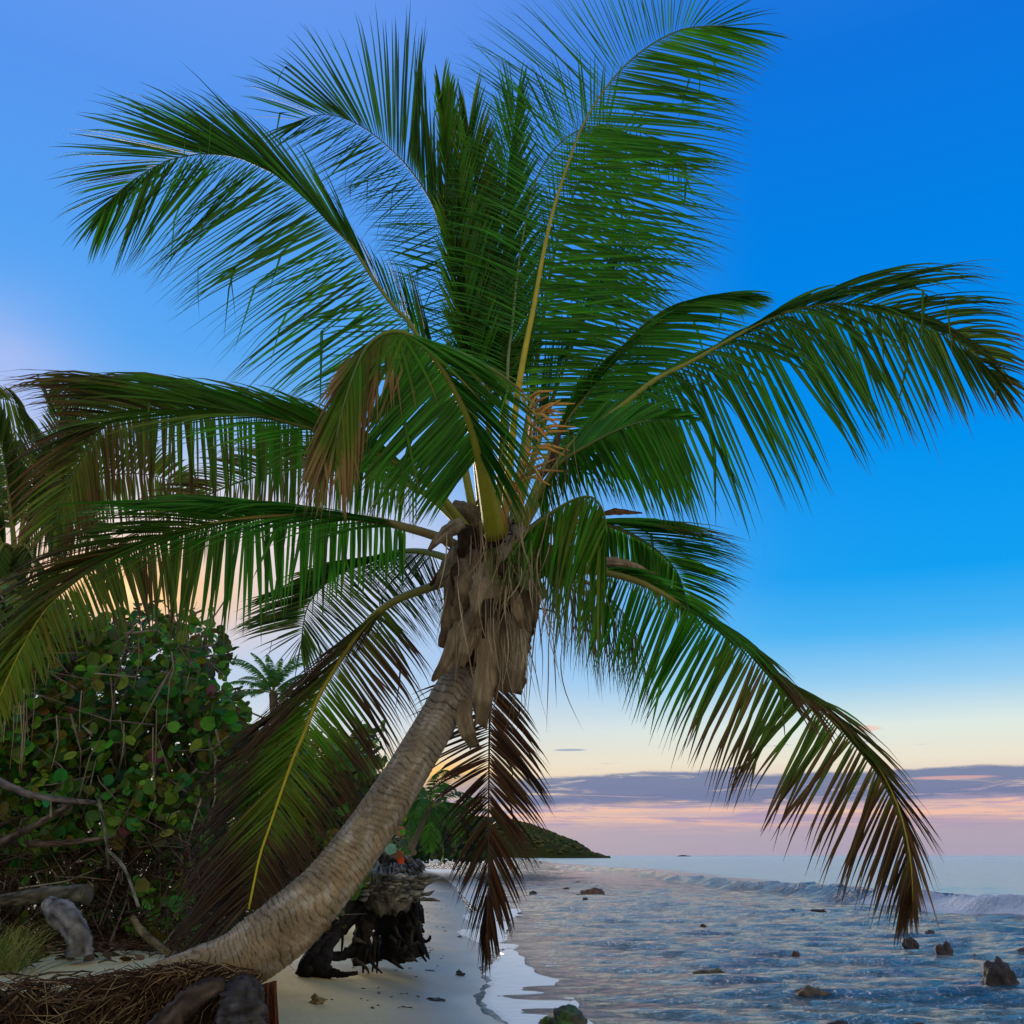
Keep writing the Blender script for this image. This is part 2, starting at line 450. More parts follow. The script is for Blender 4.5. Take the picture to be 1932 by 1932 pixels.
# crest line of the breaker, from far left to near right (world x by y)
crest_px = [(1040, 1632), (1120, 1642), (1200, 1645), (1290, 1660), (1400, 1675), (1540, 1690), (1690, 1705), (1850, 1722), (1960, 1730), (2200, 1742)]
CR = [G(x, y) for x, y in crest_px]
CRs = sorted([(c.y, c.x) for c in CR]); crYs = np.array([c[0] for c in CRs]); crXs = np.array([c[1] for c in CRs])
def sea_mesh():
    ys = []; y = 8.0
    while y < 14000:
        ys.append(y); y += max(.045, y * .0062 if y < 80 else y * .02)
    us = np.linspace(-.22, .78, 330)
    Yg, Ug = np.meshgrid(np.array(ys), us, indexing='ij')
    Xg = Ug * (Yg + 3)
    Zg = np.zeros_like(Xg)
    fadeN = np.clip(1 - Yg / 90, 0, 1)
    rs = np.random.RandomState(5)
    for i in range(26):
        wl = 0.26 * (1.15 ** i); ang = rs.normal(0, .38) + math.radians(90) + .10
        kx, ky = math.cos(ang) * 2 * math.pi / wl, math.sin(ang) * 2 * math.pi / wl
        ph = rs.rand() * 6.28
        warp = .6 * np.sin(Xg * .9 / wl ** .5 + i) + .5 * np.sin(Xg * .37 + Yg * .21 + i * 2)
        Zg += np.sin(Xg * kx + Yg * ky + ph + warp) * wl * .0072 * (1.7 if wl < 1.6 else .5)
    sd_ = Xg - shore(Yg)
    shal = np.clip(sd_ / 3.5, 0.06, 1)
    Zg *= fadeN * shal
    # breaker: a line parallel to the shore, toppling towards it
    cx = np.interp(Yg, crYs, crXs); d = Xg - cx + .5 * np.sin(Yg * .33) + .22 * np.sin(Yg * 1.3)
    hgt = np.interp(Yg, [0, 22, 30, 45, 60, 90, 160, 260], [.2, .30, .44, .46, .34, .28, .34, 0])
    lump = 1 + .16 * np.sin(Yg * 1.1 + 1) + .12 * np.sin(Yg * 2.9 + Xg) + .08 * np.sin(Yg * 6.3 + Xg * 5) + .07 * np.sin(Xg * 9 + Yg * 3)
    wsc = np.clip(Yg * .02, .8, 5)
    front = np.exp(-(np.clip(-d, 0, None) / (wsc * .7)) ** 2); rear = np.exp(-(np.clip(d, 0, None) / (wsc * 3.0)) ** 2)
    prof = np.where(d < 0, front, rear)
    Zg += hgt * prof * np.where(d < .3, lump, 1)
    # a second low swell line farther in, and one behind
    Zg += .10 * np.exp(-((d + 7 + np.sin(Yg * .2)) / 1.3) ** 2) * (Yg < 150) + .16 * np.exp(-((d - 9) / 3.0) ** 2)
    br = np.interp(Yg, [20, 37, 43, 60, 110, 200], [1.0, .85, .38, .28, .26, .12])
    foam = br * np.exp(-(np.clip(d - .1, 0, None) / .35) ** 2) * np.exp(-(np.clip(-d - .8, 0, None) / (wsc * 1.0)) ** 2)
    # lacy foam lines inside the surf zone
    inner = np.clip(-d / 2, 0, 1) * np.clip(sd_ / 1.0, 0, 1) * np.clip((220 - Yg) / 100, 0, 1)
    foam = np.maximum(foam, .29 * inner + .07 * np.sin(Yg * .7 + Xg * .4) * inner)
    foam = np.where(sd_ < 1.3, np.maximum(foam, .34 * np.clip(1.3 - sd_, 0, 1)), foam)
    calm = np.clip(d / 3 - .3, 0, 1)
    calm = np.maximum(calm, np.clip(1.2 - sd_ / (1.0 + .02 * Yg), 0, 1) * .25)
    calm = calm * (Yg < 1500) + .55 * (Yg >= 1500)
    Zg += 0.006
    n = len(us); m = len(ys)
    V = np.stack([Xg.ravel(), Yg.ravel(), Zg.ravel()], 1)
    idx = np.arange(n * m).reshape(m, n)
    a = idx[:-1, :-1].ravel(); Fc = np.stack([a, a + 1, a + n + 1, a + n], 1)
    me = bpy.data.meshes.new('sea')
    me.vertices.add(len(V)); me.vertices.foreach_set('co', V.ravel().astype(np.float32))
    me.loops.add(Fc.size); me.loops.foreach_set('vertex_index', Fc.ravel().astype(np.int32))
    me.polygons.add(len(Fc)); me.polygons.foreach_set('loop_start', (np.arange(len(Fc)) * 4).astype(np.int32)); me.polygons.foreach_set('loop_total', np.full(len(Fc), 4, np.int32))
    me.update(calc_edges=True); me.validate()
    me.polygons.foreach_set('use_smooth', [True] * len(Fc))
    for nm, arr in (('foam', foam), ('calm', calm)):
        q = me.attributes.new(nm, 'FLOAT', 'POINT'); q.data.foreach_set('value', arr.ravel().astype(np.float32))
    return me
tag(link('sea', sea_mesh(), M_SEA), kind='structure')

# thin bright sheets of swash running up the sand
M_FOAM, t, b = new_mat('swash_foam'); l = t.links
co = nd(t, 'ShaderNodeTexCoord'); n1 = nd(t, 'ShaderNodeTexNoise', Scale=3.0, Detail=6.0); 
mp = nd(t, 'ShaderNodeMapping'); mp.inputs['Scale'].default_value = (1, 3, 1); l.new(co.outputs['Object'], mp.inputs[0]); l.new(mp.outputs[0], n1.inputs['Vector'])
mx = nd(t, 'ShaderNodeMix', data_type='RGBA'); l.new(n1.outputs['Fac'], mx.inputs[0]); mx.inputs[6].default_value = (.50, .50, .46, 1); mx.inputs[7].default_value = (.88, .86, .72, 1)
l.new(mx.outputs[2], b.inputs['Base Color']); b.inputs['Roughness'].default_value = .25; bump(t, b, n1.outputs['Fac'], .15, .02)
def swash(left_px, right_px):
    A = resample([G(x, y, 0) for x, y in left_px], 70); B = resample([G(x, y, 0) for x, y in right_px], 70)
    V = []; Fc = []
    for i in range(70):
        a = A[i] + Vector((.10 * nz(A[i].x, A[i].y, 2.6), 0, 0)); b_ = B[i] + Vector((.25 * nz(B[i].x, B[i].y, 1.1), 0, 0))
        for j in range(12):
            p = a.lerp(b_, j / 11)
            z = max(ground_z(p.x, p.y), 0) + .012 - (.018 if j == 0 else 0)
            V.append((p.x, p.y, z + (.012 if j in (1,) else 0)))
    for i in range(69):
        for j in range(11):
            a = i * 12 + j; Fc.append((a, a + 1, a + 13, a + 12))
    return mesh_np('swash_foam', V, Fc)
tag(link('swash_foam', swash([(985, 1965), (958, 1932), (915, 1905), (906, 1880), (922, 1852), (912, 1836), (940, 1806), (952, 1790)], [(1110, 1975), (1108, 1932), (1096, 1905), (1078, 1875), (1050, 1858), (1010, 1836), (985, 1812), (975, 1790)]), M_FOAM), kind='structure')
tag(link('swash_foam', swash([(945, 1792), (905, 1780), (862, 1762), (880, 1757), (925, 1752), (890, 1742), (872, 1728), (905, 1720)], [(975, 1790), (962, 1780), (958, 1768), (955, 1760), (958, 1752), (965, 1744), (975, 1730), (985, 1715)]), M_FOAM), kind='structure')
tag(link('swash_foam', swash([(905, 1720), (880, 1700), (862, 1680), (845, 1662), (822, 1650), (800, 1640)], [(965, 1712), (950, 1698), (930, 1680), (905, 1662), (880, 1652), (850, 1640)]), M_FOAM), kind='structure')

# ------------------------------------------------------------------ leaf-blade engine
NS = 7
PROF = [(0, .34), (.12, .85), (.35, 1.0), (.6, .84), (.85, .36), (1, .04)]
LEAFLETS = []     # pending individual leaflets of the main palm

def leaflet(base, tip, wdir, width, bow, col, tipcol, thr, kink=None, rib=(.14, .34, .03), ribf=.34):
    """V-folded blade from base to tip; returns V, F, C"""
    ax = tip - base; Ln = ax.length; droop = (hash((round(base.x, 3), round(base.z, 3))) % 100) / 100.0
    if Ln < 1e-4: return None
    mid = base + ax * .5 + bow
    V = []; C = []; Fc = []
    for i in range(NS + 1):
        u = i / NS
        p = base * (1 - u) ** 2 + mid * 2 * u * (1 - u) + tip * u * u
        tg = (mid - base) * (1 - u) + (tip - mid) * u
        if kink and u > kink[0]:
            q = (u - kink[0]) * Ln
            pk = base * (1 - kink[0]) ** 2 + mid * 2 * kink[0] * (1 - kink[0]) + tip * kink[0] ** 2
            p = pk + Vector((kink[1], kink[2], -1)).normalized() * q
            tg = Vector((kink[1], kink[2], -1))
        if not kink and u > .7: p = p + Vector((0, 0, -1)) * Ln * .9 * (u - .7) ** 2 * droop
        tg = tg.normalized()
        w = wdir - tg * wdir.dot(tg)
        if w.length < .05: w = tg.cross(Vector((0, .9, .3)))
        w.normalize(); nn = w.cross(tg)
        hw = width * lerpk(PROF, u)[0] * .5
        V += [p - w * hw - nn * hw * .5, p, p + w * hw - nn * hw * .5]
        f = max(0.0, min(1.0, (u - thr) * 4))
        c = mixv(col, tipcol, f)
        rb_ = rib if c[1] > c[0] * 1.05 else tuple(min(.4, x * 2.6) for x in c)
        C += [c, mixv(c, rb_, ribf * (1 - f * .4)), c]
    for i in range(NS):
        a = i * 3; Fc += [(a, a + 1, a + 4, a + 3), (a + 1, a + 2, a + 5, a + 4)]
    return V, Fc, C

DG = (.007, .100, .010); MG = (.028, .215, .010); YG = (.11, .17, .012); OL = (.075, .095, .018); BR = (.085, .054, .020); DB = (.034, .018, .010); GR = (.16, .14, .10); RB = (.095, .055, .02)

def frond_core(parent, R_, tA, tB, n, t0, rad, cols, width=.028, roll=.5, bow=.10, jit=.05, thr=(.8, 1.1), clump=.5, seed=0, rcol=((.20, .22, .02), (.05, .10, .02)), pending=True, tipcol=BR, kinkp=.04, name='frond', sides=6, missing=.03, bowdir=None, lab=None, bowB=None):
    rg_ = random.Random(seed)
    pts = resample(R_, 40)
    mb = MB()
    rads = [max(rad[0] * (1 - i / 39) ** 1.9 + rad[1], .0025) for i in range(40)]
    mb.tube(pts, rads, sides, [mixv(rcol[0], rcol[1], min(1, i / 39 * 1.2)) for i in range(40)])
    fr = mb.build(name, M_RACHIS, parent)
    if lab: fr['label'] = lab
    rest = MB()
    bd = bowdir or Vector((0, 0, 1))
    for side, T in ((0, tA), (1, tB)):
        if T is None: continue
        cl = 0; cnt = 0; cw = 1.0
        for k in range(n):
            t = t0 + (1 - t0) * (k + .5 * side + rg_.uniform(-.25, .25)) / n
            t = min(.999, max(t0, t))
            if rg_.random() < missing: continue
            if cnt <= 0:
                cnt = rg_.randint(2, 7); cl = rg_.uniform(-1, 1); cw = rg_.uniform(-1, 1)
            cnt -= 1
            p = catmull(pts, t); tg = (catmull(pts, min(.9999, t + .02)) - catmull(pts, max(0, t - .02))).normalized()
            off = T(t)
            if off is None: continue
            Ln = off.length
            dirj = tg * (cl * clump * .08 + rg_.gauss(0, jit * .6)) + bd * (cw * .06 * clump) + Vector((rg_.gauss(0, jit * .5), rg_.gauss(0, jit), rg_.gauss(0, jit * .5)))
            tip = p + off * rg_.uniform(.88, 1.06) + dirj * Ln
            wd = tg * math.cos(roll + rg_.gauss(0, .3)) + off.cross(tg).normalized() * math.sin(roll + rg_.gauss(0, .3))
            c0 = mixv(cols(t)[0], cols(t)[1], rg_.random() ** 1.5)
            c0 = tuple(x * rg_.uniform(.75, 1.25) for x in c0)
            kk = None
            if rg_.random() < kinkp: kk = (rg_.uniform(.35, .75), rg_.uniform(-.35, .35), rg_.uniform(-.3, .3))
            r = leaflet(p, tip, wd, width * rg_.uniform(.75, 1.2), bd * Ln * (bow if side == 0 or bowB is None else bowB) * rg_.uniform(.5, 1.4), c0, tipcol, rg_.uniform(*thr) - (.0 if not callable(cols) else cols(t)[2]), kk)
            if not r: continue
            if pending: LEAFLETS.append((Ln * (7.0 / max(3, p.y)), fr, r, rest, k))
            else: rest.add(*r)
    return fr, rest

def pxfrond(parent, R_, A, B, **kw):
    """R_: midrib points (px,py,depth); A,B: leaflet tip offsets [(t,dx,dy,dd)...] measured in picture units at the midrib's depth"""
    pts = [P(*p) for p in R_]
    rs_ = resample(pts, 60)
    def mk(K):
        if K is None: return None
        def T(t):
            b_ = catmull(rs_, t)
            dx, dy, dd = lerpk(K, t)
            v = b_ - Vector((0, 0, CAM_H))
            dep = v.y * CP + v.z * SP
            s = dep / F
            # picture-plane offset expressed in the world axes, plus depth
            return Vector((dx * s, dy * s * SP + dd, -dy * s * CP))
        return T
    return frond_core(parent, pts, mk(A), mk(B), **kw)

def toPx(p):
    v = p - Vector((0, 0, CAM_H)); dz = v.y * CP + v.z * SP
    return (966 + F * v.x / dz, 966 - F * (-v.y * SP + v.z * CP) / dz)
def keys(pts, K):
    """(base x, base y, tip x, tip y, depth) pairs read off the picture -> offsets along the midrib"""
    rs_ = resample(pts, 120); pp = [toPx(q) for q in rs_]; out = []
    for bx, by, tx, ty, *dd in K:
        j = min(range(120), key=lambda i: (pp[i][0] - bx) ** 2 + (pp[i][1] - by) ** 2)
        out.append((j / 119, tx - pp[j][0], ty - pp[j][1], dd[0] if dd else 0))
    out.sort(key=lambda q: q[0])
    return out
def cf(g1, g2, b=0.0):
    return lambda t: (g1, g2, b)
def cfk(K):
    """K: [(t, colour1, colour2, browning)]"""
    def f(t):
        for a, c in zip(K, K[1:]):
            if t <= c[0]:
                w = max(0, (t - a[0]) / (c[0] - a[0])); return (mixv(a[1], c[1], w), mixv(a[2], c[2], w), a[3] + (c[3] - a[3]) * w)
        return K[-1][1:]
    return f

# ------------------------------------------------------------------ main palm
palm = empty('coconut_palm', P(400, 1820, 6.2), 'large coconut palm leaning out from the sandy bank over the beach, curved ringed grey trunk', 'palm tree', None)

trunk_px = [(285, 1836, 6.02), (370, 1828, 6.08), (450, 1810, 6.15), (528, 1758, 6.2), (600, 1690, 6.25), (672, 1602, 6.35), (735, 1510, 6.45), (790, 1420, 6.55), (842, 1328, 6.65), (888, 1235, 6.75), (925, 1130, 6.85), (935, 1040, 6.9)]
trunk_w = [(0, 36), (.07, 84), (.15, 118), (.22, 118), (.3, 100), (.42, 87), (.55, 78), (.7, 72), (.85, 69), (1, 64)]
TP = [P(*p) for p in trunk_px]
def trunk_mesh():
    n = 520; S = 56
    pts = resample(TP, n)
    V = []; Fc = []; C = []
    up = Vector((0, 0, 1)); rg_ = random.Random(3)
    ph = 0.0; phs = []
    for i in range(n):
        phs.append(ph); t_ = i / n
        ph += (.24 - .08 * t_) * (.9 + 1.0 * noise.noise(Vector((i * .045, 0, 0))))
    for i, p in enumerate(pts):
        t_ = i / (n - 1)
        tg = (pts[min(i + 1, n - 1)] - pts[max(i - 1, 0)]).normalized()
        a = tg.cross(up).normalized(); b_ = a.cross(tg); up = b_
        w = lerpk(trunk_w, t_)[0]
        v = p - Vector((0, 0, CAM_H)); r = w * .5 * (v.y * CP + v.z * SP) / F
        for k in range(S):
            th = 2 * math.pi * k / S
            d = a * math.cos(th) + b_ * math.sin(th)
            wob = 1.0 * noise.noise(d * 1.6 + Vector((0, 0, phs[i] * .12))) + .12 * noise.noise(d * 4 + p * 3)
            q = phs[i] + wob
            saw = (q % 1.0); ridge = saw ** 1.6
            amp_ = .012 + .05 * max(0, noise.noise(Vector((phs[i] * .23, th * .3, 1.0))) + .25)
            rr = r * (1 + amp_ * (ridge - .5) + .035 * noise.noise(d * 1.3 + p * 3) + .014 * noise.noise(d * 9 + p * 26))
            # fissures running along the grain near the base
            fis = abs(noise.noise(Vector((th * 7 + .2 * p.x, q * .55, 4))))
            if t_ < .4: rr -= r * .025 * max(0, .25 - fis) * 4 * (.4 - t_) / .4
            V.append(p + d * rr)
            base = mixv((.24, .19, .115), (.165, .155, .118), min(1, t_ * 1.6))
            warm = noise.noise(p * 5 + d * 1.5)
            base = mixv(base, (.30, .22, .12), max(0, min(1, .35 + warm)) * (1 - t_) * .9)
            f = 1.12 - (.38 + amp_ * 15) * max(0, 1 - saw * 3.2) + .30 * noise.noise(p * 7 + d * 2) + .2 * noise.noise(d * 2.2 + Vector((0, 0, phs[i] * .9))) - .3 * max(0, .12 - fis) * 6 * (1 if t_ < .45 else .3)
            lic = noise.noise(p * 9 + d * 3.3 + Vector((7, 1, 3)))
            if lic > .18: base = mixv(base, (.34, .33, .28), min(1, (lic - .18) * 4) * .55)
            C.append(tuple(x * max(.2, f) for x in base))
    for i in range(n - 1):
        for k in range(S):
            k2 = (k + 1) % S
            Fc.append((i * S + k, i * S + k2, (i + 1) * S + k2, (i + 1) * S + k))
    Fc.append(tuple(range(S - 1, -1, -1))); Fc.append(tuple((n - 1) * S + k for k in range(S)))
    return mesh_np('trunk', V, Fc, C)
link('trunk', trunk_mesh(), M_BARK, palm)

YR = ((.15, .18, .02), (.06, .12, .02))
RESTS = []
def FR(R_, A, B, **kw):
    kw.pop('bowC', None)
    kw['n'] = int(kw.get('n', 84) * 1.38); kw['width'] = kw.get('width', .028) * .93
    kw.setdefault('rad', (.032, .004)); kw.setdefault('t0', .2); kw.setdefault('cols', cf(DG, MG))
    RESTS.append(pxfrond(palm, R_, A, B, **kw))

# centre: young upright leaves
FR([(925, 1000, 6.9), (893, 760, 7.1), (868, 520, 7.3), (850, 330, 7.5), (832, 190, 7.6)],
   [(0, -70, -120, .1), (.5, -55, -140, .1), (1, -14, -95, .1)], [(0, 60, -150, -.1), (.5, 50, -160, -.1), (1, 12, -95, 0)], n=80, t0=.25, seed=1, cols=cf(MG, YG), roll=.2, width=.035)
FR([(930, 1000, 6.9), (920, 760, 7.15), (905, 520, 7.4), (893, 360, 7.5), (885, 250, 7.6)],
   [(0, -95, -110, 0), (.6, -70, -150, 0), (1, -18, -110, 0)], [(0, 95, -130, 0), (.6, 75, -150, 0), (1, 20, -120, 0)], n=84, t0=.25, seed=2, cols=cf(DG, YG), roll=.25, width=.036)
FR([(940, 1000, 6.9), (950, 760, 7.2), (950, 520, 7.5), (955, 350, 7.6), (975, 215, 7.8)],
   [(0, -90, -120, .1), (.6, -80, -130, .1), (1, -20, -120, 0)], [(0, 80, -130, 0), (.6, 80, -130, 0), (1, 20, -110, 0)], n=84, t0=.25, seed=3, cols=cf(DG, MG), roll=.3, width=.036)
def tf(ox, oy, k):
    return lambda L_: [(ox + q[0] * k, oy + q[1] * k, *q[2:]) for q in L_], lambda L_: [(ox + q[0] * k, oy + q[1] * k, ox + q[2] * k, oy + q[3] * k, *q[4:]) for q in L_]
def FT(T, R_, A, B, C_=None, **kw):
    fr_, fk_ = T
    R2 = fr_(R_); pts = [P(*p) for p in R2]
    FR(R2, keys(pts, fk_(A)), keys(pts, fk_(B)), **kw)
    if C_:
        kw = dict(kw); kw['bow'] = kw.get('bowC', kw.get('bow', .1)); kw['seed'] += 500; kw['n'] = kw.get('n', 84) // 2; kw['rad'] = (.004, .003)
        FR(R2, keys(pts, fk_(C_)), None, **kw)
T1 = tf(0, 0, .5); T2 = tf(772.8, 0, .5); T3 = tf(0, 966, .5); T4 = tf(966, 966, .5); T5 = tf(966, 386.4, .5); T6 = tf(541, 579.6, .32); T0 = tf(0, 0, 1)
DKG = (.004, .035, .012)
# upper left middle
FT(T1, [(1825, 2000, 6.9), (1770, 1500, 7.1), (1715, 1080, 7.3), (1655, 830, 7.4), (1600, 715, 7.5), (1530, 620, 7.55), (1470, 560, 7.6), (1400, 500, 7.6), (1320, 455, 7.65), (1240, 432, 7.7), (1165, 440, 7.7), (1125, 460, 7.7)],
   [(1715, 1080, 1790, 800, .1), (1655, 830, 1610, 400, .1), (1600, 715, 1590, 160, .1), (1540, 630, 1582, 50), (1500, 590, 1500, 22), (1470, 560, 1432, 12), (1430, 520, 1300, 28), (1400, 500, 1190, 60), (1320, 455, 1040, 150), (1240, 432, 910, 285), (1165, 440, 890, 345), (1140, 450, 900, 420), (1125, 460, 930, 490)],
   [(1715, 1080, 1440, 1060, -.3), (1655, 830, 1390, 905, -.3), (1600, 715, 1310, 830, -.2), (1530, 620, 1240, 770, -.1), (1470, 560, 1180, 720), (1400, 500, 1110, 640), (1320, 455, 1060, 590), (1240, 432, 1010, 560), (1165, 440, 985, 560), (1125, 460, 960, 530)],
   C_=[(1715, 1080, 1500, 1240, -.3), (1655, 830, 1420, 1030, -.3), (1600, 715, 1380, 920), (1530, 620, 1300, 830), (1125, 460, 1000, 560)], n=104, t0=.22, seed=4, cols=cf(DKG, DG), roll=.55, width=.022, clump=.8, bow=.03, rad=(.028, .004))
# big left
FT(T1, [(1800, 2000, 6.8), (1690, 1500, 6.7), (1560, 1240, 6.7), (1480, 1150, 6.7), (1400, 1040, 6.7), (1330, 930, 6.7), (1260, 860, 6.75), (1180, 770, 6.75), (1080, 680, 6.8), (952, 616, 6.8), (880, 590, 6.85), (768, 580, 6.9), (696, 590, 6.9), (626, 608, 6.9), (570, 638, 6.9), (506, 676, 6.9), (456, 718, 6.9), (414, 762, 6.9), (396, 786, 6.9)],
   [(1690, 1500, 1600, 1000, .4), (1480, 1150, 1370, 800, .4), (1330, 930, 1080, 400, .3), (1260, 860, 760, 230, .2), (1180, 770, 640, 190, .2), (1080, 680, 530, 265, .1), (950, 620, 400, 310, .1), (860, 588, 310, 385), (768, 580, 254, 474), (696, 590, 244, 530), (626, 608, 236, 598), (570, 638, 220, 670), (506, 676, 240, 736), (456, 718, 216, 804), (428, 746, 232, 874), (410, 768, 262, 930), (396, 786, 300, 965)],
   [(1690, 1500, 1180, 1560, -.3), (1560, 1240, 1100, 1600, -.3), (1480, 1150, 960, 1540, -.2), (1400, 1040, 900, 1450, -.2), (1330, 930, 830, 1350, -.2), (1260, 860, 680, 1220, -.1), (1180, 770, 600, 1120), (1080, 680, 560, 1060), (952, 616, 530, 1040), (880, 590, 520, 1034), (768, 580, 492, 1008), (696, 590, 470, 984), (626, 608, 446, 990), (570, 638, 428, 1006), (506, 676, 388, 994), (456, 718, 354, 974), (428, 746, 345, 985), (410, 768, 330, 985), (396, 786, 312, 975)],
   C_=[(1690, 1500, 1290, 1480, -.2), (1560, 1240, 1130, 1340, -.2), (1480, 1150, 1040, 1280, -.2), (1400, 1040, 960, 1220, -.1), (1260, 860, 900, 1040), (1180, 770, 820, 950), (1080, 680, 700, 900), (396, 786, 300, 950)],
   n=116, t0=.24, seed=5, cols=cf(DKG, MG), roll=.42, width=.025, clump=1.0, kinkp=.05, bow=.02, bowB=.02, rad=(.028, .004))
# big top right with the yellow midrib
FT(T2, [(350, 2020, 6.6), (385, 1680, 6.5), (400, 1540, 6.45), (430, 1350, 6.4), (470, 1150, 6.4), (500, 980, 6.4), (540, 800, 6.4), (590, 640, 6.45), (650, 480, 6.5), (720, 360, 6.55), (800, 260, 6.6), (880, 190, 6.65), (960, 140, 6.7), (1040, 108, 6.75), (1120, 100, 6.8), (1190, 98, 6.8)],
   [(400, 1540, 300, 1480, .2), (430, 1350, 240, 1240, .2), (470, 1150, 240, 1000, .2), (540, 800, 240, 600, .2), (600, 620, 150, 165, .1), (650, 480, 190, 115, .1), (690, 400, 240, 60), (720, 360, 320, -20), (760, 310, 430, -70), (800, 260, 590, -110), (880, 190, 780, -130), (960, 140, 930, -100), (1040, 108, 1120, -60), (1120, 100, 1340, -10), (1165, 99, 1410, 40), (1190, 98, 1430, 95)],
   [(400, 1540, 700, 1560, -.1), (430, 1350, 860, 1400, -.1), (470, 1150, 1010, 1150), (500, 980, 1120, 1000), (540, 800, 1210, 880), (560, 740, 1225, 790), (590, 640, 1245, 690), (650, 480, 1280, 560), (720, 360, 1295, 430), (800, 260, 1290, 350), (880, 190, 1320, 290), (960, 140, 1345, 240), (1040, 108, 1385, 195), (1120, 100, 1405, 170), (1190, 98, 1430, 125)],
   n=112, t0=.27, seed=6, cols=cf(DG, MG), roll=.5, width=.020, rcol=((.50, .42, .015), (.06, .12, .03)), rad=(.024, .006), clump=.7, bow=.02)
# frond right behind it, its leaves arching left
FT(T2, [(365, 2000, 6.9), (370, 1400, 7.0), (385, 1250, 7.05), (405, 1050, 7.1), (430, 880, 7.15), (470, 700, 7.2), (540, 570, 7.3), (640, 490, 7.4), (760, 470, 7.45)],
   [(370, 1400, 130, 1400, -.4), (385, 1250, 90, 1260, -.4), (405, 1050, 110, 1040, -.3), (430, 880, 120, 850, -.3), (470, 700, 180, 560, -.2), (540, 570, 330, 280, -.1), (640, 490, 560, 160), (760, 470, 820, 240)],
   [(370, 1400, 800, 1330, .2), (385, 1250, 860, 1260, .2), (405, 1050, 1010, 1170, .2), (430, 880, 1130, 1110, .2), (470, 700, 1195, 930, .1), (540, 570, 1220, 740), (640, 490, 1130, 640), (760, 470, 960, 600)],
   n=92, t0=.25, seed=7, cols=cf((.006, .075, .010), MG), roll=.4, width=.022, bow=.14, bowB=.03, rcol=((.24, .34, .16), (.1, .16, .05)), rad=(.014, .006))
FT(T2, [(385, 2000, 7.0), (460, 1500, 7.3), (560, 900, 7.6), (690, 600, 7.8), (800, 500, 7.9), (900, 510, 7.9), (990, 590, 7.9), (1050, 690, 7.9)],
   [(460, 1500, 440, 1100, .2), (560, 900, 520, 520, .2), (690, 600, 720, 300), (800, 500, 880, 380), (900, 510, 1010, 560), (1050, 690, 1080, 760)],
   [(460, 1500, 880, 1450, .2), (560, 900, 930, 1050, .2), (690, 600, 870, 830), (800, 500, 850, 720), (900, 510, 930, 700), (1050, 690, 1040, 790)], n=60, seed=8, cols=cf((.004, .05, .010), DG), roll=.5, width=.021)
FT(T2, [(385, 2000, 7.0), (520, 1560, 7.3), (640, 1250, 7.6), (760, 1040, 7.8), (880, 950, 7.9)],
   [(520, 1560, 560, 1150, .2), (640, 1250, 750, 960), (760, 1040, 900, 820), (880, 950, 1000, 900)],
   [(520, 1560, 840, 1560, .2), (640, 1250, 980, 1320, .2), (760, 1040, 1000, 1180), (880, 950, 1010, 1060)], n=54, seed=28, cols=cf((.004, .05, .010), DG), roll=.5, width=.020)
# right, behind
FT(T5, [(30, 1220, 6.9), (180, 860, 7.1), (280, 720, 7.2), (400, 560, 7.3), (500, 450, 7.35), (620, 375, 7.4), (740, 352, 7.45), (860, 345, 7.5)],
   [(180, 860, 300, 560, .2), (280, 720, 430, 470, .2), (400, 560, 640, 355, .2), (500, 450, 800, 335, .2), (620, 375, 960, 335, .1), (740, 352, 985, 345), (860, 345, 985, 352)],
   [(180, 860, 520, 900, -.3), (280, 720, 640, 800, -.3), (400, 560, 760, 640, -.3), (500, 450, 860, 520, -.2), (620, 375, 920, 430, -.1), (740, 352, 975, 380), (860, 345, 990, 360)], n=96, seed=9, cols=cf(DG, MG), roll=.25, width=.03, bow=.08)
# right, long
FT(T5, [(40, 1220, 6.6), (200, 940, 6.4), (320, 835, 6.35), (440, 740, 6.3), (540, 660, 6.3), (680, 590, 6.3), (820, 510, 6.3), (950, 440, 6.3), (1080, 392, 6.3), (1220, 373, 6.35), (1350, 385, 6.4), (1500, 430, 6.45), (1600, 470, 6.5), (1700, 530, 6.5), (1780, 600, 6.55), (1835, 660, 6.6)],
   [(200, 940, 360, 700, .2), (320, 835, 560, 620, .2), (540, 660, 740, 520, .2), (680, 590, 900, 470, .1), (820, 510, 1060, 380, .1), (950, 440, 1290, 300), (1080, 392, 1640, 280), (1220, 373, 1850, 262), (1350, 385, 1895, 330), (1500, 430, 1935, 410), (1600, 470, 1950, 480), (1700, 530, 1965, 580), (1780, 600, 1975, 670), (1835, 660, 1980, 760)],
   [(200, 940, 200, 1080), (320, 835, 400, 1100), (440, 740, 580, 1190), (540, 660, 740, 1230), (680, 590, 940, 1200), (820, 510, 1130, 1120), (950, 440, 1310, 1030), (1080, 392, 1400, 960), (1220, 373, 1480, 905), (1350, 385, 1570, 865), (1500, 430, 1670, 815), (1600, 470, 1760, 800), (1700, 530, 1860, 790), (1780, 600, 1905, 790), (1835, 660, 1945, 830)],
   C_=[(320, 835, 470, 980, -.3), (540, 660, 720, 900, -.3), (680, 590, 900, 830, -.3), (820, 510, 1090, 760, -.3), (950, 440, 1230, 690, -.2), (1080, 392, 1380, 600, -.1), (1220, 373, 1560, 520), (1350, 385, 1660, 500), (1835, 660, 1960, 790)], bowC=.22,
   n=122, t0=.12, seed=10, cols=cfk([(0, OL, MG, 0), (.2, DG, MG, 0), (.6, DKG, DG, .0), (1, DKG, OL, .3)]), roll=.4, width=.026, rcol=((.24, .26, .02), (.05, .1, .02)), clump=1.0, kinkp=.05, bow=.13, bowB=.04)
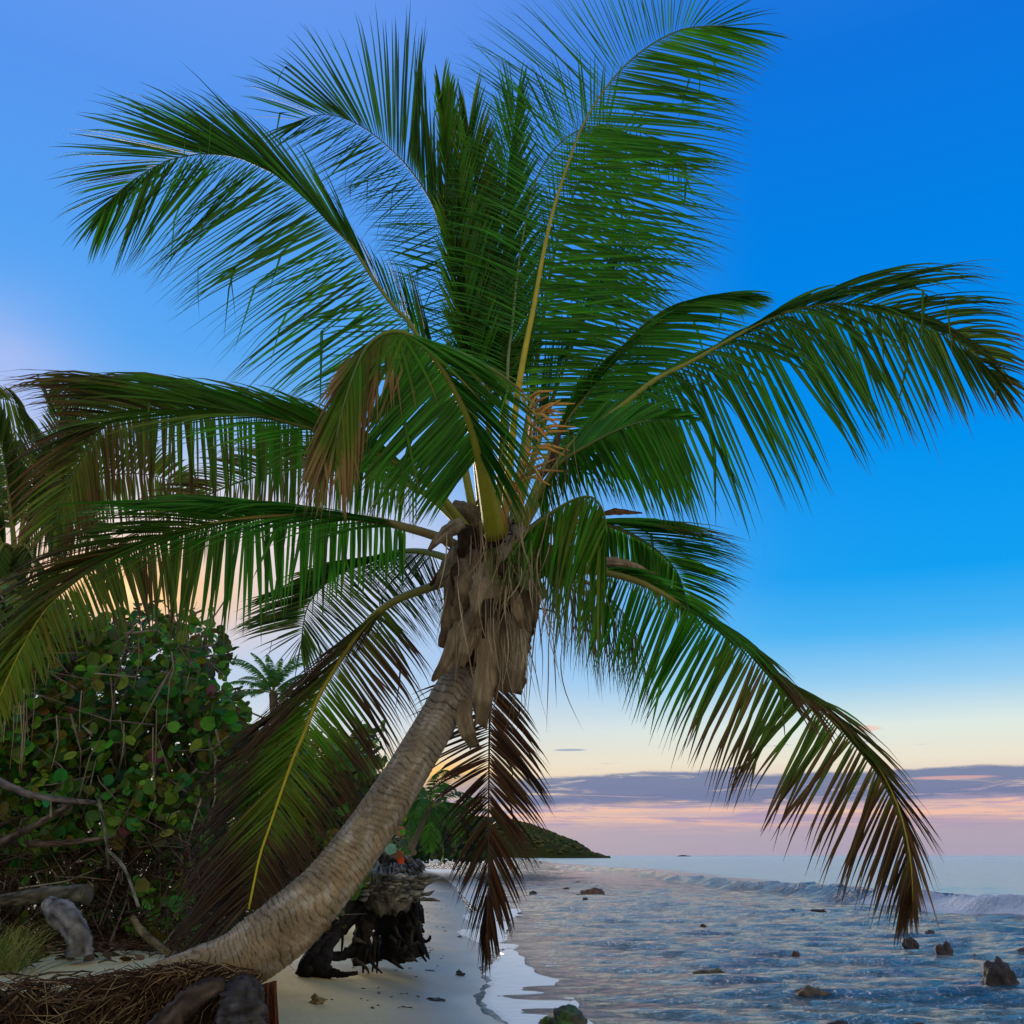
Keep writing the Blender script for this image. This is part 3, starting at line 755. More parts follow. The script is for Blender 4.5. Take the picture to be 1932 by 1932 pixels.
FT(T5, [(30, 1230, 6.5), (160, 1000, 6.3), (300, 900, 6.1), (450, 830, 6.0), (600, 800, 6.0)],
   [(160, 1000, 330, 760, .2), (300, 900, 520, 700, .1), (600, 800, 760, 820)],
   [(160, 1000, 190, 1160, -.1), (300, 900, 420, 1150, -.1), (450, 830, 620, 1200), (600, 800, 760, 1130)], n=72, seed=11, cols=cf(DG, MG), roll=.4, width=.027)
# left, upper, hanging
FT(T0, [(890, 1010, 6.7), (800, 905, 6.5), (700, 850, 6.4), (600, 812, 6.35), (490, 785, 6.3), (386, 775, 6.3), (300, 773, 6.3), (240, 785, 6.3), (200, 800, 6.3), (170, 838, 6.3), (143, 885, 6.3), (120, 940, 6.3), (102, 1000, 6.3)],
   [(700, 850, 540, 770, -.3), (600, 812, 400, 752, -.3), (490, 785, 130, 738, -.2), (386, 775, 30, 731, -.2), (300, 773, 35, 750, -.1), (240, 785, 60, 775), (200, 800, 85, 790), (170, 838, 100, 815), (143, 885, 90, 900), (102, 1000, 80, 1050)],
   [(800, 905, 790, 1000, .1), (700, 850, 680, 985, .1), (600, 812, 590, 975, .1), (490, 785, 485, 968, .1), (386, 775, 382, 965, .1), (300, 773, 300, 950), (240, 785, 245, 950), (200, 800, 215, 960), (170, 838, 190, 990), (143, 885, 165, 1020), (102, 1000, 105, 1070)],
   C_=[(700, 850, 560, 930, -.5), (600, 812, 420, 900, -.5), (490, 785, 220, 890, -.5), (386, 775, 70, 880, -.5), (300, 773, 15, 930, -.4), (200, 800, 30, 960, -.3), (102, 1000, 50, 1080, -.1)],
   n=118, t0=.18, seed=12, cols=cfk([(0, MG, MG, 0), (.5, MG, OL, .25), (.75, OL, BR, .5), (1, OL, YG, .4)]), roll=.3, width=.027, tipcol=RB, bow=.12, bowB=.03)
FR([(890, 1010, 6.9), (800, 930, 7.1), (700, 890, 7.3), (580, 880, 7.5), (450, 910, 7.6), (330, 965, 7.7), (230, 1030, 7.7)],
   [(.2, -60, -80, 0), (.5, -120, -50, 0), (.8, -120, 0, 0), (1, -40, 40, 0)], [(.2, 0, 90, 0), (.5, -10, 130, 0), (.8, -10, 130, 0), (1, -10, 60, 0)], n=84, seed=13, cols=cf(OL, BR), roll=.5, tipcol=BR, width=.022)
# left, lower
FT(T3, [(1810, 180, 6.6), (1680, 105, 6.5), (1500, 50, 6.35), (1350, 22, 6.3), (1200, 12, 6.2), (1050, 15, 6.15), (900, 28, 6.1), (700, 70, 6.05), (540, 125, 6.0), (390, 190, 6.0), (250, 290, 6.0), (170, 370, 6.0), (100, 480, 6.0), (40, 600, 6.0), (-20, 740, 6.0)],
   [(1500, 50, 1200, 60, -.3), (1350, 22, 950, 60, -.3), (1200, 12, 700, 30, -.3), (1050, 15, 480, 50, -.3), (900, 28, 300, 60, -.3), (700, 70, 120, 170, -.2), (540, 125, 0, 330, -.2), (390, 190, -60, 400, -.1), (250, 290, -40, 480), (170, 370, -40, 540), (100, 480, -60, 640), (-20, 740, -80, 830)],
   [(1500, 50, 1480, 260, .1), (1350, 22, 1330, 300, .1), (1200, 12, 1180, 350, .1), (1050, 15, 1040, 380, .1), (900, 28, 820, 490, .1), (700, 70, 650, 440, .1), (540, 125, 560, 430, .1), (390, 190, 480, 440), (250, 290, 350, 500), (170, 370, 260, 570), (100, 480, 160, 660), (40, 600, 80, 740), (-20, 740, 10, 840)],
   C_=[(1350, 22, 1000, 170, -.5), (1200, 12, 800, 200, -.5), (900, 28, 420, 330, -.4), (700, 70, 250, 380, -.4), (540, 125, 120, 420, -.3), (100, 480, -20, 700, -.1)],
   n=120, t0=.16, seed=14, cols=cfk([(0, DG, MG, 0), (.45, DG, MG, .1), (.62, OL, BR, .35), (.75, OL, YG, .2), (1, YG, YG, .1)]), roll=.25, width=.028, tipcol=(.075, .05, .035), rcol=((.16, .13, .06), (.26, .26, .02)), clump=.9, bow=.1, bowB=.03)
# star of leaflets under it, pointing away
FT(T3, [(1800, 220, 7.0), (1600, 150, 7.3), (1430, 165, 7.6), (1270, 240, 7.9), (1175, 330, 8.1), (1145, 420, 8.2), (1137, 500, 8.2)],
   [(1600, 150, 1450, 330), (1430, 165, 1150, 200, .1), (1270, 240, 900, 320, .2), (1175, 330, 860, 400, .2), (1145, 420, 880, 480), (1140, 450, 960, 540), (1137, 500, 1130, 640)],
   [(1600, 150, 1690, 400), (1430, 165, 1680, 470), (1350, 200, 1640, 500), (1270, 240, 1560, 520), (1175, 330, 1420, 560), (1145, 420, 1260, 600), (1137, 500, 1145, 640)], n=96, seed=15, cols=cf((.008, .04, .018), OL), roll=.5, tipcol=DB, width=.025, bow=.02)
# lower left, yellow green with brown tips
FT(T3, [(1810, 240, 6.8), (1720, 250, 6.85), (1620, 285, 6.9), (1500, 330, 6.95), (1400, 400, 7.0), (1330, 490, 7.0), (1270, 580, 7.0), (1200, 700, 7.0), (1150, 830, 7.0), (1110, 920, 7.0), (1060, 1060, 7.0), (1020, 1180, 7.0), (980, 1300, 7.0), (938, 1500, 6.95)],
   [(1400, 400, 1270, 620, -.1), (1330, 490, 1050, 760, -.2), (1270, 580, 900, 880, -.2), (1200, 700, 790, 1010, -.2), (1150, 830, 710, 1120, -.2), (1110, 920, 690, 1240, -.1), (1060, 1060, 660, 1380), (1020, 1180, 655, 1500), (980, 1300, 660, 1600), (938, 1500, 720, 1660)],
   [(1500, 330, 1600, 560, .2), (1400, 400, 1620, 640, .2), (1330, 490, 1560, 800, .2), (1270, 580, 1500, 930, .2), (1200, 700, 1440, 1020, .2), (1150, 830, 1390, 1100, .2), (1110, 920, 1330, 1220, .1), (1060, 1060, 1260, 1340), (1020, 1180, 1180, 1430), (980, 1300, 1100, 1510), (938, 1500, 1000, 1600)],
   C_=[(1330, 490, 1080, 800, -.4), (1200, 700, 850, 1100, -.4), (1110, 920, 760, 1300, -.3), (1020, 1180, 700, 1560, -.3)],
   n=120, t0=.25, seed=16, cols=cfk([(0, OL, DG, .3), (.40, OL, BR, .75), (.52, YG, MG, .62), (.75, YG, OL, .62), (.86, OL, BR, .9), (1, BR, DB, 1)]), roll=.3, width=.019, tipcol=(.055, .036, .020), rcol=((.09, .10, .03), (.46, .42, .02)), rad=(.03, .007), clump=1.0, bow=.05)
# brown leaf hanging straight down behind the trunk
FT(T0, [(925, 1150, 7.2), (925, 1290, 7.3), (923, 1400, 7.3), (922, 1510, 7.3), (922, 1600, 7.3), (921, 1680, 7.3), (918, 1760, 7.3)],
   [(925, 1290, 770, 1350, .1), (924, 1370, 752, 1430, .1), (923, 1410, 790, 1490, .1), (922, 1460, 812, 1560), (922, 1510, 828, 1625), (922, 1560, 850, 1680), (921, 1620, 872, 1740), (918, 1700, 900, 1800), (918, 1760, 915, 1835)],
   [(925, 1290, 1020, 1400, .1), (924, 1350, 1050, 1480, .1), (923, 1400, 1043, 1530, .1), (922, 1460, 1027, 1580), (922, 1520, 1005, 1650), (922, 1580, 985, 1710), (921, 1640, 960, 1760), (918, 1700, 938, 1800), (918, 1760, 922, 1838)],
   n=84, t0=.2, seed=17, cols=cf((.030, .017, .009), (.060, .032, .015)), roll=.35, width=.022, tipcol=(.035, .022, .014), rcol=(DB, DB), rad=(.010, .004), thr=(.5, .9), clump=1.3, bow=.04, missing=.1, lab='dead brown frond hanging straight down behind the trunk')
# drooping frond in front of the crown, thick yellow green petiole
FT(T6, [(1225, 1345, 6.3), (1185, 1120, 6.05), (1140, 880, 5.85), (1080, 670, 5.7), (1020, 540, 5.62), (950, 415, 5.55), (880, 310, 5.5), (800, 225, 5.45), (720, 160, 5.42), (640, 140, 5.4), (550, 165, 5.4), (460, 250, 5.4), (385, 420, 5.4), (330, 600, 5.4), (290, 780, 5.4)],
   [(1140, 880, 830, 1280, .1), (1080, 670, 640, 1230, -.1), (1020, 540, 480, 1160, -.1), (950, 415, 400, 1060, -.1), (880, 310, 370, 950), (800, 225, 390, 760), (720, 160, 560, 640), (640, 140, 430, 480), (550, 165, 220, 420), (460, 250, 130, 900), (385, 420, 70, 1080), (330, 600, 100, 1180), (290, 780, 240, 1230)],
   [(1140, 880, 1300, 1350, -.2), (1080, 670, 1460, 1330, -.2), (1020, 540, 1500, 1200, -.2), (950, 415, 1560, 1100, -.2), (880, 310, 1640, 960, -.2), (800, 225, 1560, 760, -.2), (740, 170, 1480, 600, -.1), (690, 150, 1250, 560, -.1), (640, 140, 780, 620), (550, 165, 490, 680), (460, 250, 420, 960), (385, 420, 400, 1100), (290, 780, 330, 1220)],
   n=124, t0=.26, seed=18, cols=cfk([(0, DG, DG, 0), (.55, DG, MG, 0), (.64, MG, OL, .3), (.72, OL, BR, .55), (.80, YG, MG, .4), (1, YG, BR, .6)]), roll=.2, width=.029, tipcol=(.24, .16, .06), rcol=((.22, .24, .01), (.06, .12, .02)), rad=(.066, .005), thr=(.75, 1.1), kinkp=.06, bow=.04, bowB=.12)
# right, short pair with burnt tips
FT(T4, [(10, 180, 6.8), (160, 60, 6.9), (300, 35, 7.0), (430, 75, 7.1), (540, 140, 7.3), (615, 215, 7.4), (650, 300, 7.5), (665, 380, 7.5)],
   [(160, 60, 560, 50), (300, 35, 840, 75, .1), (430, 75, 915, 125, .1), (540, 140, 900, 200, .1), (590, 190, 870, 270), (635, 260, 840, 350), (655, 320, 815, 420), (665, 380, 700, 480)],
   [(160, 60, 200, 260), (300, 35, 330, 280), (430, 75, 450, 300), (540, 140, 540, 340), (615, 215, 590, 400), (650, 300, 640, 430), (665, 380, 670, 470)], n=84, t0=.3, seed=19, cols=cf(DG, MG), roll=.4, width=.024, tipcol=(.12, .05, .02), thr=(.6, .95), bow=.06)
# small folded green one in front of the crown, right
FT(T6, [(1275, 1500, 6.4), (1420, 1330, 6.1), (1580, 1200, 5.95), (1720, 1125, 5.85), (1810, 1125, 5.8), (1870, 1210, 5.78), (1885, 1330, 5.78)],
   [(1420, 1330, 1200, 1700, -.1), (1580, 1200, 1500, 1700), (1720, 1125, 1600, 1720), (1810, 1125, 1640, 1680), (1870, 1210, 1660, 1720), (1885, 1330, 1790, 1680)],
   [(1420, 1330, 1480, 1640), (1580, 1200, 1560, 1800), (1720, 1125, 1610, 2080), (1810, 1125, 1700, 2000), (1870, 1210, 1820, 1960), (1885, 1330, 1880, 1800)], n=52, t0=.3, seed=20, cols=cf(MG, YG, .1), roll=.2, width=.026, tipcol=GR, rcol=YR, missing=.12, clump=1.5)
# right, long and low
FT(T4, [(0, 230, 6.6), (170, 212, 6.4), (340, 225, 6.3), (480, 262, 6.2), (560, 300, 6.15), (640, 345, 6.1), (780, 430, 6.1), (900, 530, 6.1), (1020, 630, 6.1), (1120, 705, 6.1), (1210, 785, 6.1), (1300, 870, 6.1), (1380, 960, 6.1), (1440, 1070, 6.1), (1480, 1190, 6.1), (1505, 1330, 6.1), (1512, 1470, 6.15)],
   [(340, 225, 560, 280, -.2), (560, 300, 800, 500, -.3), (780, 430, 1000, 700, -.3), (900, 530, 1090, 850, -.3), (1020, 630, 1250, 900, -.3), (1120, 705, 1400, 900, -.2), (1210, 785, 1555, 1180, -.2), (1300, 870, 1570, 1280, -.1), (1380, 960, 1565, 1390), (1440, 1070, 1555, 1460), (1480, 1190, 1540, 1520), (1512, 1470, 1500, 1630)],
   [(340, 225, 260, 520, .1), (480, 262, 360, 620, .1), (560, 300, 440, 690, .1), (640, 345, 500, 780, .1), (780, 430, 590, 870, .1), (900, 530, 700, 950, .1), (1020, 630, 770, 1040, .1), (1120, 705, 880, 1090), (1210, 785, 960, 1200), (1300, 870, 1060, 1290), (1380, 960, 1180, 1400), (1440, 1070, 1290, 1460), (1480, 1190, 1370, 1530), (1505, 1330, 1430, 1610), (1512, 1470, 1490, 1640)],
   n=118, t0=.18, seed=21, cols=cfk([(0, DG, MG, 0), (.42, DG, MG, .15), (.52, OL, BR, .6), (.62, DG, OL, .4), (.75, OL, BR, .65), (1, BR, DB, .95)]), roll=.35, width=.025, tipcol=(.075, .047, .02), rcol=((.14, .15, .05), (.26, .24, .02)), clump=1.3, bow=.10, bowB=.02)
# grey dead leaf ends hanging on the right of the crown
FR([(960, 1100, 6.9), (1040, 1080, 6.9), (1110, 1100, 6.9), (1170, 1150, 6.95), (1210, 1210, 7.0)],
   [(.2, -10, 110, 0), (.5, -20, 170, 0), (1, 5, 120, 0)], [(.2, 20, 130, 0), (.5, 10, 200, 0), (1, 20, 120, 0)], n=56, t0=.25, seed=22, cols=cf(GR, (.05, .08, .05)), roll=.9, width=.015, tipcol=(.12, .10, .08), rcol=(GR, GR), jit=.14)

# individual leaflets: the 300 that show largest, the rest joined per frond
LEAFLETS.sort(key=lambda q: -q[0])
for i, (sz, fr, r, rest, k) in enumerate(LEAFLETS):
    if i < 300:
        o = link('leaflet', mesh_np('leaflet', *r), M_LEAF, fr)
    else: rest.add(*r)
for fr, rest in RESTS:
    if rest.V:
        tag(rest.build('leaflets', M_LEAF, fr), kind='stuff')
LEAFLETS.clear()

# crown: leaf bases, fibre, pods
def strap(px, w, col, name, thick=.012, parent=palm, mat=M_DRY, curl=.35, seed=0, lab=None):
    pts = resample([P(*p) for p in px], 22); n = 22
    V = []; Fc = []; C = []; rg_ = random.Random(seed)
    for i, p in enumerate(pts):
        tg = (pts[min(i + 1, n - 1)] - pts[max(i - 1, 0)]).normalized()
        view = (p - Vector((0, 0, CAM_H))).normalized()
        a = tg.cross(view).normalized(); nn = a.cross(tg).normalized()
        if nn.dot(view) > 0: nn = -nn
        t_ = i / (n - 1); nn = (nn + a * .35 * math.sin(seed * 2.1)).normalized(); p0_ = p
        v = p - Vector((0, 0, CAM_H)); hw = lerpk(w, t_)[0] * .5 * (v.y * CP + v.z * SP) / F
        for s_ in (1, -1):
            for j in range(9):
                u = j / 4 - 1 if s_ == 1 else 1 - j / 4
                rag = 1 + (.12 + .35 * t_) * noise.noise(Vector((t_ * 9, u * 2, seed * 3.7)))
                q = p + a * u * hw * rag + nn * ((1 - u * u) * hw * curl + s_ * thick * .5 + .01 * noise.noise(Vector((t_ * 7, u * 3, seed + 5))))
                if i == n - 1 or i == n - 2: q = q + tg * hw * .9 * noise.noise(Vector((u * 3.5, seed * 1.9, i)))
                V.append(q); f = .8 + .55 * noise.noise(Vector((t_ * 2.5, u * 9, seed + 2))) + .35 * noise.noise(Vector((t_ * 1.2, u * 26, seed + 9)))
                C.append(tuple(x * f for x in (col if t_ < .85 else mixv(col, DB, .5))))
    m = 18
    for i in range(n - 1):
        for j in range(m):
            j2 = (j + 1) % m; Fc.append((i * m + j, i * m + j2, (i + 1) * m + j2, (i + 1) * m + j))
    Fc.append(tuple(range(m - 1, -1, -1))); Fc.append(tuple((n - 1) * m + k for k in range(m)))
    o = link(name, mesh_np(name, V, Fc, C), mat, parent)
    if lab: o['label'] = lab
    return o
TAN = (.25, .205, .125); TAN2 = (.17, .135, .08); DK = (.035, .026, .016); GY = (.28, .26, .18)
straps = [
 ([(905, 1010, 6.75), (915, 1090, 6.65), (912, 1180, 6.6), (905, 1260, 6.62)], [(0, 60), (.5, 110), (1, 70)], DK),
 ([(960, 1010, 6.75), (968, 1090, 6.7), (965, 1180, 6.65), (950, 1250, 6.7)], [(0, 60), (.5, 90), (1, 60)], DK),
 ([(862, 1040, 6.7), (855, 1120, 6.6), (845, 1180, 6.55), (838, 1222, 6.55)], [(0, 30), (.5, 42), (1, 22)], TAN2),
 ([(905, 1130, 6.55), (875, 1190, 6.45), (845, 1245, 6.4), (815, 1285, 6.4)], [(0, 40), (.5, 46), (.85, 22), (1, 6)], TAN),
 ([(915, 1130, 6.5), (895, 1180, 6.4), (878, 1225, 6.36), (868, 1258, 6.36)], [(0, 50), (.5, 46), (1, 16)], TAN),
 ([(925, 1125, 6.5), (922, 1210, 6.4), (914, 1300, 6.38), (906, 1368, 6.38)], [(0, 62), (.3, 58), (.7, 42), (1, 30)], TAN),
 ([(948, 1120, 6.55), (962, 1190, 6.42), (965, 1250, 6.38), (962, 1305, 6.4)], [(0, 50), (.5, 66), (1, 52)], TAN2),
 ([(975, 1110, 6.5), (982, 1180, 6.38), (978, 1240, 6.34), (972, 1300, 6.36)], [(0, 30), (.5, 36), (1, 22)], GY),
 ([(975, 1060, 6.5), (995, 1110, 6.38), (1000, 1150, 6.36), (990, 1195, 6.4)], [(0, 40), (.5, 48), (1, 26)], TAN2),
 ([(960, 1030, 6.45), (990, 1080, 6.3), (1012, 1110, 6.28), (1020, 1132, 6.3)], [(0, 40), (.5, 44), (1, 24)], GY),
 ([(1000, 1020, 6.5), (1030, 1050, 6.4), (1050, 1075, 6.38), (1060, 1100, 6.4)], [(0, 34), (.5, 50), (1, 30)], TAN2),
 ([(880, 1025, 6.5), (858, 1050, 6.4), (835, 1085, 6.3), (818, 1112, 6.3)], [(0, 20), (.45, 34), (1, 4)], (.13, .13, .09)),
 ([(880, 1290, 6.7), (872, 1330, 6.6), (878, 1370, 6.55), (895, 1408, 6.55)], [(0, 24), (.4, 40), (1, 22)], TAN),
 ([(855, 960, 6.8), (880, 968, 6.7), (900, 980, 6.7), (905, 1010, 6.7)], [(0, 34), (.5, 40), (1, 30)], TAN2),
 ([(935, 1040, 6.4), (945, 1080, 6.25), (950, 1110, 6.22), (944, 1140, 6.22)], [(0, 50), (.5, 62), (1, 20)], (.10, .12, .03)),
 ([(895, 1045, 6.45), (890, 1085, 6.3), (880, 1120, 6.25), (865, 1145, 6.25)], [(0, 56), (.5, 60), (1, 34)], TAN2),
 ([(925, 1070, 6.35), (918, 1110, 6.2), (905, 1150, 6.15), (890, 1180, 6.15)], [(0, 60), (.5, 60), (1, 24)], TAN),
]
r7 = random.Random(77)
for i in range(28):
    x0 = r7.uniform(862, 1000); y0 = r7.uniform(985, 1140); sl = (x0 - 930) / 70.0
    if y0 > 1120: x0 = 915 + (x0 - 930) * .7
    ln = r7.uniform(40, 105); dd0 = 6.42 - .25 * (1 - abs(sl)) + r7.uniform(-.1, .15)
    if y0 > 1120: dd0 += .12
    x1 = x0 + sl * r7.uniform(5, 55) + r7.gauss(0, 14)
    w0 = r7.uniform(12, 32); c_ = mixv(mixv(TAN2, TAN, r7.random()), GY, r7.random() * .8) if r7.random() < .78 else DK
    straps.append(([(x0, y0, dd0 + .1), ((x0 + x1) / 2 + sl * 8, y0 + ln * .45, dd0 - .03), (x1, y0 + ln, dd0)], [(0, w0), (.4, w0 * r7.uniform(.9, 1.2)), (.8, w0 * .6), (1, w0 * r7.uniform(.1, .5))], c_))
for i, (p, w, c) in enumerate(straps): strap(p, w, c, 'leaf_base', seed=i)
# seed pods (spathes)
strap([(1130, 972, 6.7), (1155, 966, 6.65), (1180, 966, 6.62), (1212, 968, 6.6)], [(0, 5), (.4, 13), (1, 2)], (.34, .19, .09), 'flower_sheath', seed=31, curl=.8)
strap([(1120, 1060, 6.4), (1160, 1062, 6.35), (1195, 1068, 6.32), (1232, 1082, 6.3)], [(0, 12), (.4, 22), (1, 2)], (.27, .22, .15), 'flower_sheath', seed=32, curl=.8)
strap([(1020, 900, 6.5), (1042, 870, 6.45), (1052, 830, 6.42), (1066, 790, 6.4)], [(0, 10), (.4, 16), (1, 2)], (.16, .10, .07), 'flower_sheath', seed=33, curl=.8)
# orange flower stalk
fl = MB(); r3 = random.Random(11)
stalk = resample([P(940, 1000, 6.4), P(965, 930, 6.3), P(990, 870, 6.25), P(1000, 800, 6.25), P(985, 745, 6.3)], 20)
fl.tube(stalk, [.03 * (1 - i / 24) + .004 for i in range(20)], 6, (.42, .24, .05))
fbr = fl.build('flower_stalk', M_RACHIS, palm)
for i in range(30):
    q = MB(); b0 = stalk[r3.randint(5, 18)]
    e = b0 + Vector((r3.uniform(.02, .30), r3.uniform(-.2, .1), r3.uniform(-.16, .16)))
    q.tube([b0, b0.lerp(e, .5) + Vector((0, 0, .03)), e], [.008, .012, .004], 5, (.50, .27, .06) if r3.random() < .7 else (.30, .16, .05))
    q.build('flower_spike', M_RACHIS, fbr)
# hanging strips of fibre round the crown
hs = MB()
for i in range(190):
    x = r3.gauss(945, 50); y = r3.uniform(770, 1100) if r3.random() < .16 else r3.uniform(970, 1230); d = r3.uniform(5.75, 6.3) if r3.random() < .7 else r3.uniform(6.4, 6.9)
    ln = r3.uniform(60, 190); sx_ = r3.uniform(-18, 26)
    if y < 960: x += 55
    p0 = P(x, y, d); p1 = P(x + sx_ * .7, y + ln * .5, d); p2 = P(x + sx_ * .3, y + ln, d)
    c = mixv((.07, .05, .03), (.26, .22, .14), r3.random() ** 1.5); p2 = p2 + Vector((r3.gauss(0, .07), 0, 0))
    V, Fc, C = leaflet(p0, p2, Vector((1, .3, 0)), r3.uniform(.003, .009), (p1 - p0.lerp(p2, .5)) * 1.2, c, c, 2, None, c)
    hs.add(V, Fc, C)
tag(hs.build('hanging_fibre', M_DRY, palm), kind='stuff')
# tangled dead stalks inside the crown
for i in range(34):
    q = MB(); x0, y0 = r3.uniform(880, 990), r3.uniform(960, 1110); d = r3.uniform(6.5, 6.9)
    x1, y1 = x0 + r3.uniform(-75, 75), y0 + r3.uniform(-90, 70)
    q.tube([P(x0, y0, d), P((x0 + x1) / 2, (y0 + y1) / 2 + r3.uniform(-20, 20), d - .05), P(x1, y1, d + r3.uniform(-.2, .2))], [.012, .008, .003], 5, mixv(DK, TAN, r3.random()))
    q.build('dead_stalk', M_DRY, palm)
# roots of the palm below the base
for i in range(150):
    q = MB(); x0 = r3.uniform(385, 520); y0 = r3.uniform(1832, 1862); d = 5.95 + r3.uniform(-.1, .35)
    if x0 > 480: y0 = 1862 - (x0 - 480) * .3
    ln = r3.uniform(70, 200)
    c = (.10, .032, .012) if r3.random() < .6 else ((.05, .02, .012) if r3.random() < .6 else (.16, .08, .035))
    q.tube([P(x0, y0, d), P(x0 + r3.uniform(-6, 8), y0 + ln * .5, d), P(x0 + r3.uniform(-10, 12), y0 + ln, d)], [.008, .006, .003], 5, c)
    q.build('root', M_TWIG, palm)

# ------------------------------------------------------------------ more palms
def generic_palm(name_label, crown, base, trunk_r, nf, Lf, nleaf, seed, group=None, elev=(-.4, 1.3), width=.03, cols=cf((.004, .045, .008), (.012, .09, .010)), trunk_col=(.13, .11, .085), leaf_len=.55, bend=None, curl=1.0):
    e = empty('coconut_palm', base, name_label, 'palm tree', group)
    rg_ = random.Random(seed); q = MB()
    bpts = [base, base.lerp(crown, .5) + (bend or Vector((0, 0, 0))), crown]
    pr = resample(bpts, 30)
    q.tube(pr, [trunk_r * (1.3 - .5 * i / 29) * (1 + .05 * (i % 2)) for i in range(30)], 10, trunk_col)
    q.build('trunk', M_BARK, e)
    for i in range(nf):
        ph = 2 * math.pi * (i * .618 + rg_.uniform(-.03, .03)); th = elev[0] + (elev[1] - elev[0]) * ((i + .5) / nf)
        h = Vector((math.cos(ph), math.sin(ph), 0)); Lr = Lf * rg_.uniform(.85, 1.1)
        pts = []; p = crown.copy(); ang = th
        for k in range(7):
            pts.append(p.copy()); p = p + (h * math.cos(ang) + Vector((0, 0, math.sin(ang)))) * Lr / 6; ang -= (.22 + .05 * k) * curl
        sidev = h.cross(Vector((0, 0, 1)))
        def T(t, s, hh=h, sv=sidev, a0=th, LL=Lr):
            l_ = leaf_len * LL * .45 * (math.sin(math.pi * min(1, .12 + t * .86)) ** .6)
            a = a0 - t * 1.6
            fw = hh * math.cos(a) + Vector((0, 0, math.sin(a)))
            return (sv * s * .75 + fw * .55 + Vector((0, 0, -.35))) * l_
        fr, rest = frond_core(e, pts, lambda t: T(t, 1), lambda t: T(t, -1), n=nleaf, t0=.15, rad=(.02 * Lf / 3, .003), cols=cols, width=width, roll=.3, seed=seed * 100 + i, pending=False, sides=5, bow=.08)
        tag(rest.build('leaflets', M_LEAF, fr), kind='stuff')
    return e

# palm at the left edge, drawn with its own leaves
lp = empty('coconut_palm', P(20, 1760, 10.2), 'tall palm cut by the left edge, its crown above the sea grape bush', 'palm tree')
q = MB(); q.tube(resample([P(10, 1790, 10.2), P(25, 1400, 10.2), P(30, 1050, 10.2)], 30), [.13 - .001 * i for i in range(30)], 12, (.12, .10, .08)); q.build('trunk', M_BARK, lp)
def LF(R_, A, B, **kw):
    kw.setdefault('rad', (.03, .004)); kw.setdefault('n', 70); kw.setdefault('t0', .2); kw.setdefault('cols', cf((.02, .06, .015), OL)); kw.setdefault('width', .036)
    fr, rest = pxfrond(lp, R_, A, B, pending=False, roll=.5, **kw)
    tag(rest.build('leaflets', M_LEAF, fr), kind='stuff')
LF([(25, 1040, 10.0), (50, 1030, 9.6), (70, 1080, 9.4), (75, 1150, 9.4)], [(0, 60, 60, 0), (1, 30, 100, 0)], [(0, -60, 80, 0), (1, -30, 100, 0)], seed=48, n=40)
LF([(25, 1040, 10.0), (5, 1030, 9.7), (-15, 1090, 9.5), (-20, 1160, 9.5)], [(0, 60, 80, 0), (1, 30, 100, 0)], [(0, -60, 80, 0), (1, -30, 100, 0)], seed=49, n=40)
LF([(30, 1060, 10.2), (15, 920, 10), (-5, 820, 9.8), (-60, 760, 9.6)], [(0, 60, -80, 0), (1, -10, -60, 0)], [(0, -70, -20, 0), (1, -50, 60, 0)], seed=41, rcol=YR)
LF([(35, 1060, 10.2), (75, 920, 10.3), (130, 810, 10.4), (205, 770, 10.5), (285, 790, 10.6)], [(.2, 0, -90, 0), (.6, 15, -75, 0), (1, 35, -10, 0)], [(.2, 60, 60, 0), (.6, 20, 120, 0), (1, 15, 50, 0)], seed=42)
LF([(35, 1060, 10.2), (50, 920, 10.1), (60, 810, 10), (30, 760, 9.9), (-40, 750, 9.8)], [(.2, -80, -30, 0), (.6, -30, -70, 0), (1, -40, -10, 0)], [(.2, 90, 0, 0), (.6, 60, 80, 0), (1, -10, 90, 0)], seed=43)
LF([(40, 1070, 10.2), (110, 960, 10.3), (200, 900, 10.5), (300, 900, 10.7), (380, 950, 10.8)], [(.2, 0, -80, 0), (.6, 50, -80, 0), (1, 40, 0, 0)], [(.2, 20, 90, 0), (.6, 10, 120, 0), (1, 10, 60, 0)], seed=44)
LF([(20, 1070, 10.2), (60, 1000, 9.9), (120, 980, 9.6), (180, 1020, 9.5), (210, 1090, 9.5)], [(.2, 30, -80, 0), (.6, 60, -40, 0), (1, 20, 50, 0)], [(.2, 0, 90, 0), (.6, -20, 120, 0), (1, -10, 60, 0)], seed=45)
LF([(20, 1070, 10.2), (-20, 980, 9.9), (-80, 950, 9.6)], [(.2, 0, -80, 0), (1, -40, 0, 0)], [(.2, 0, 90, 0), (1, -10, 60, 0)], seed=46, n=40)
LF([(30, 1070, 10.2), (60, 990, 10.4), (95, 880, 10.7), (110, 800, 10.8), (90, 745, 10.9)], [(.2, -60, -60, 0), (1, -20, -40, 0)], [(.2, 80, -40, 0), (1, 30, -40, 0)], seed=47)

generic_palm('small distant palm with an upright crown showing above the sea grape, left of the trunk', P(515, 1308, 26), P(535, 1640, 26), .12, 24, 1.35, 34, 51, curl=.6, elev=(.0, 1.5), width=.035, cols=cf((.02, .11, .03), (.06, .19, .03)), leaf_len=.34)
generic_palm('slanting young palm behind the driftwood, its thin trunk leaning right', P(812, 1520, 40), P(764, 1630, 40), .11, 13, 2.6, 30, 52, elev=(-.5, 1.3), width=.07)
generic_palm('far palm whose crown rises just right of the big trunk', P(772, 1540, 55), P(765, 1622, 55), .16, 14, 3.0, 26, 53, elev=(-.3, 1.3), width=.08)
generic_palm('far palm half hidden behind the hanging brown frond', P(862, 1545, 80), P(850, 1615, 80), .18, 14, 3.8, 24, 54, elev=(-.3, 1.3), width=.10)

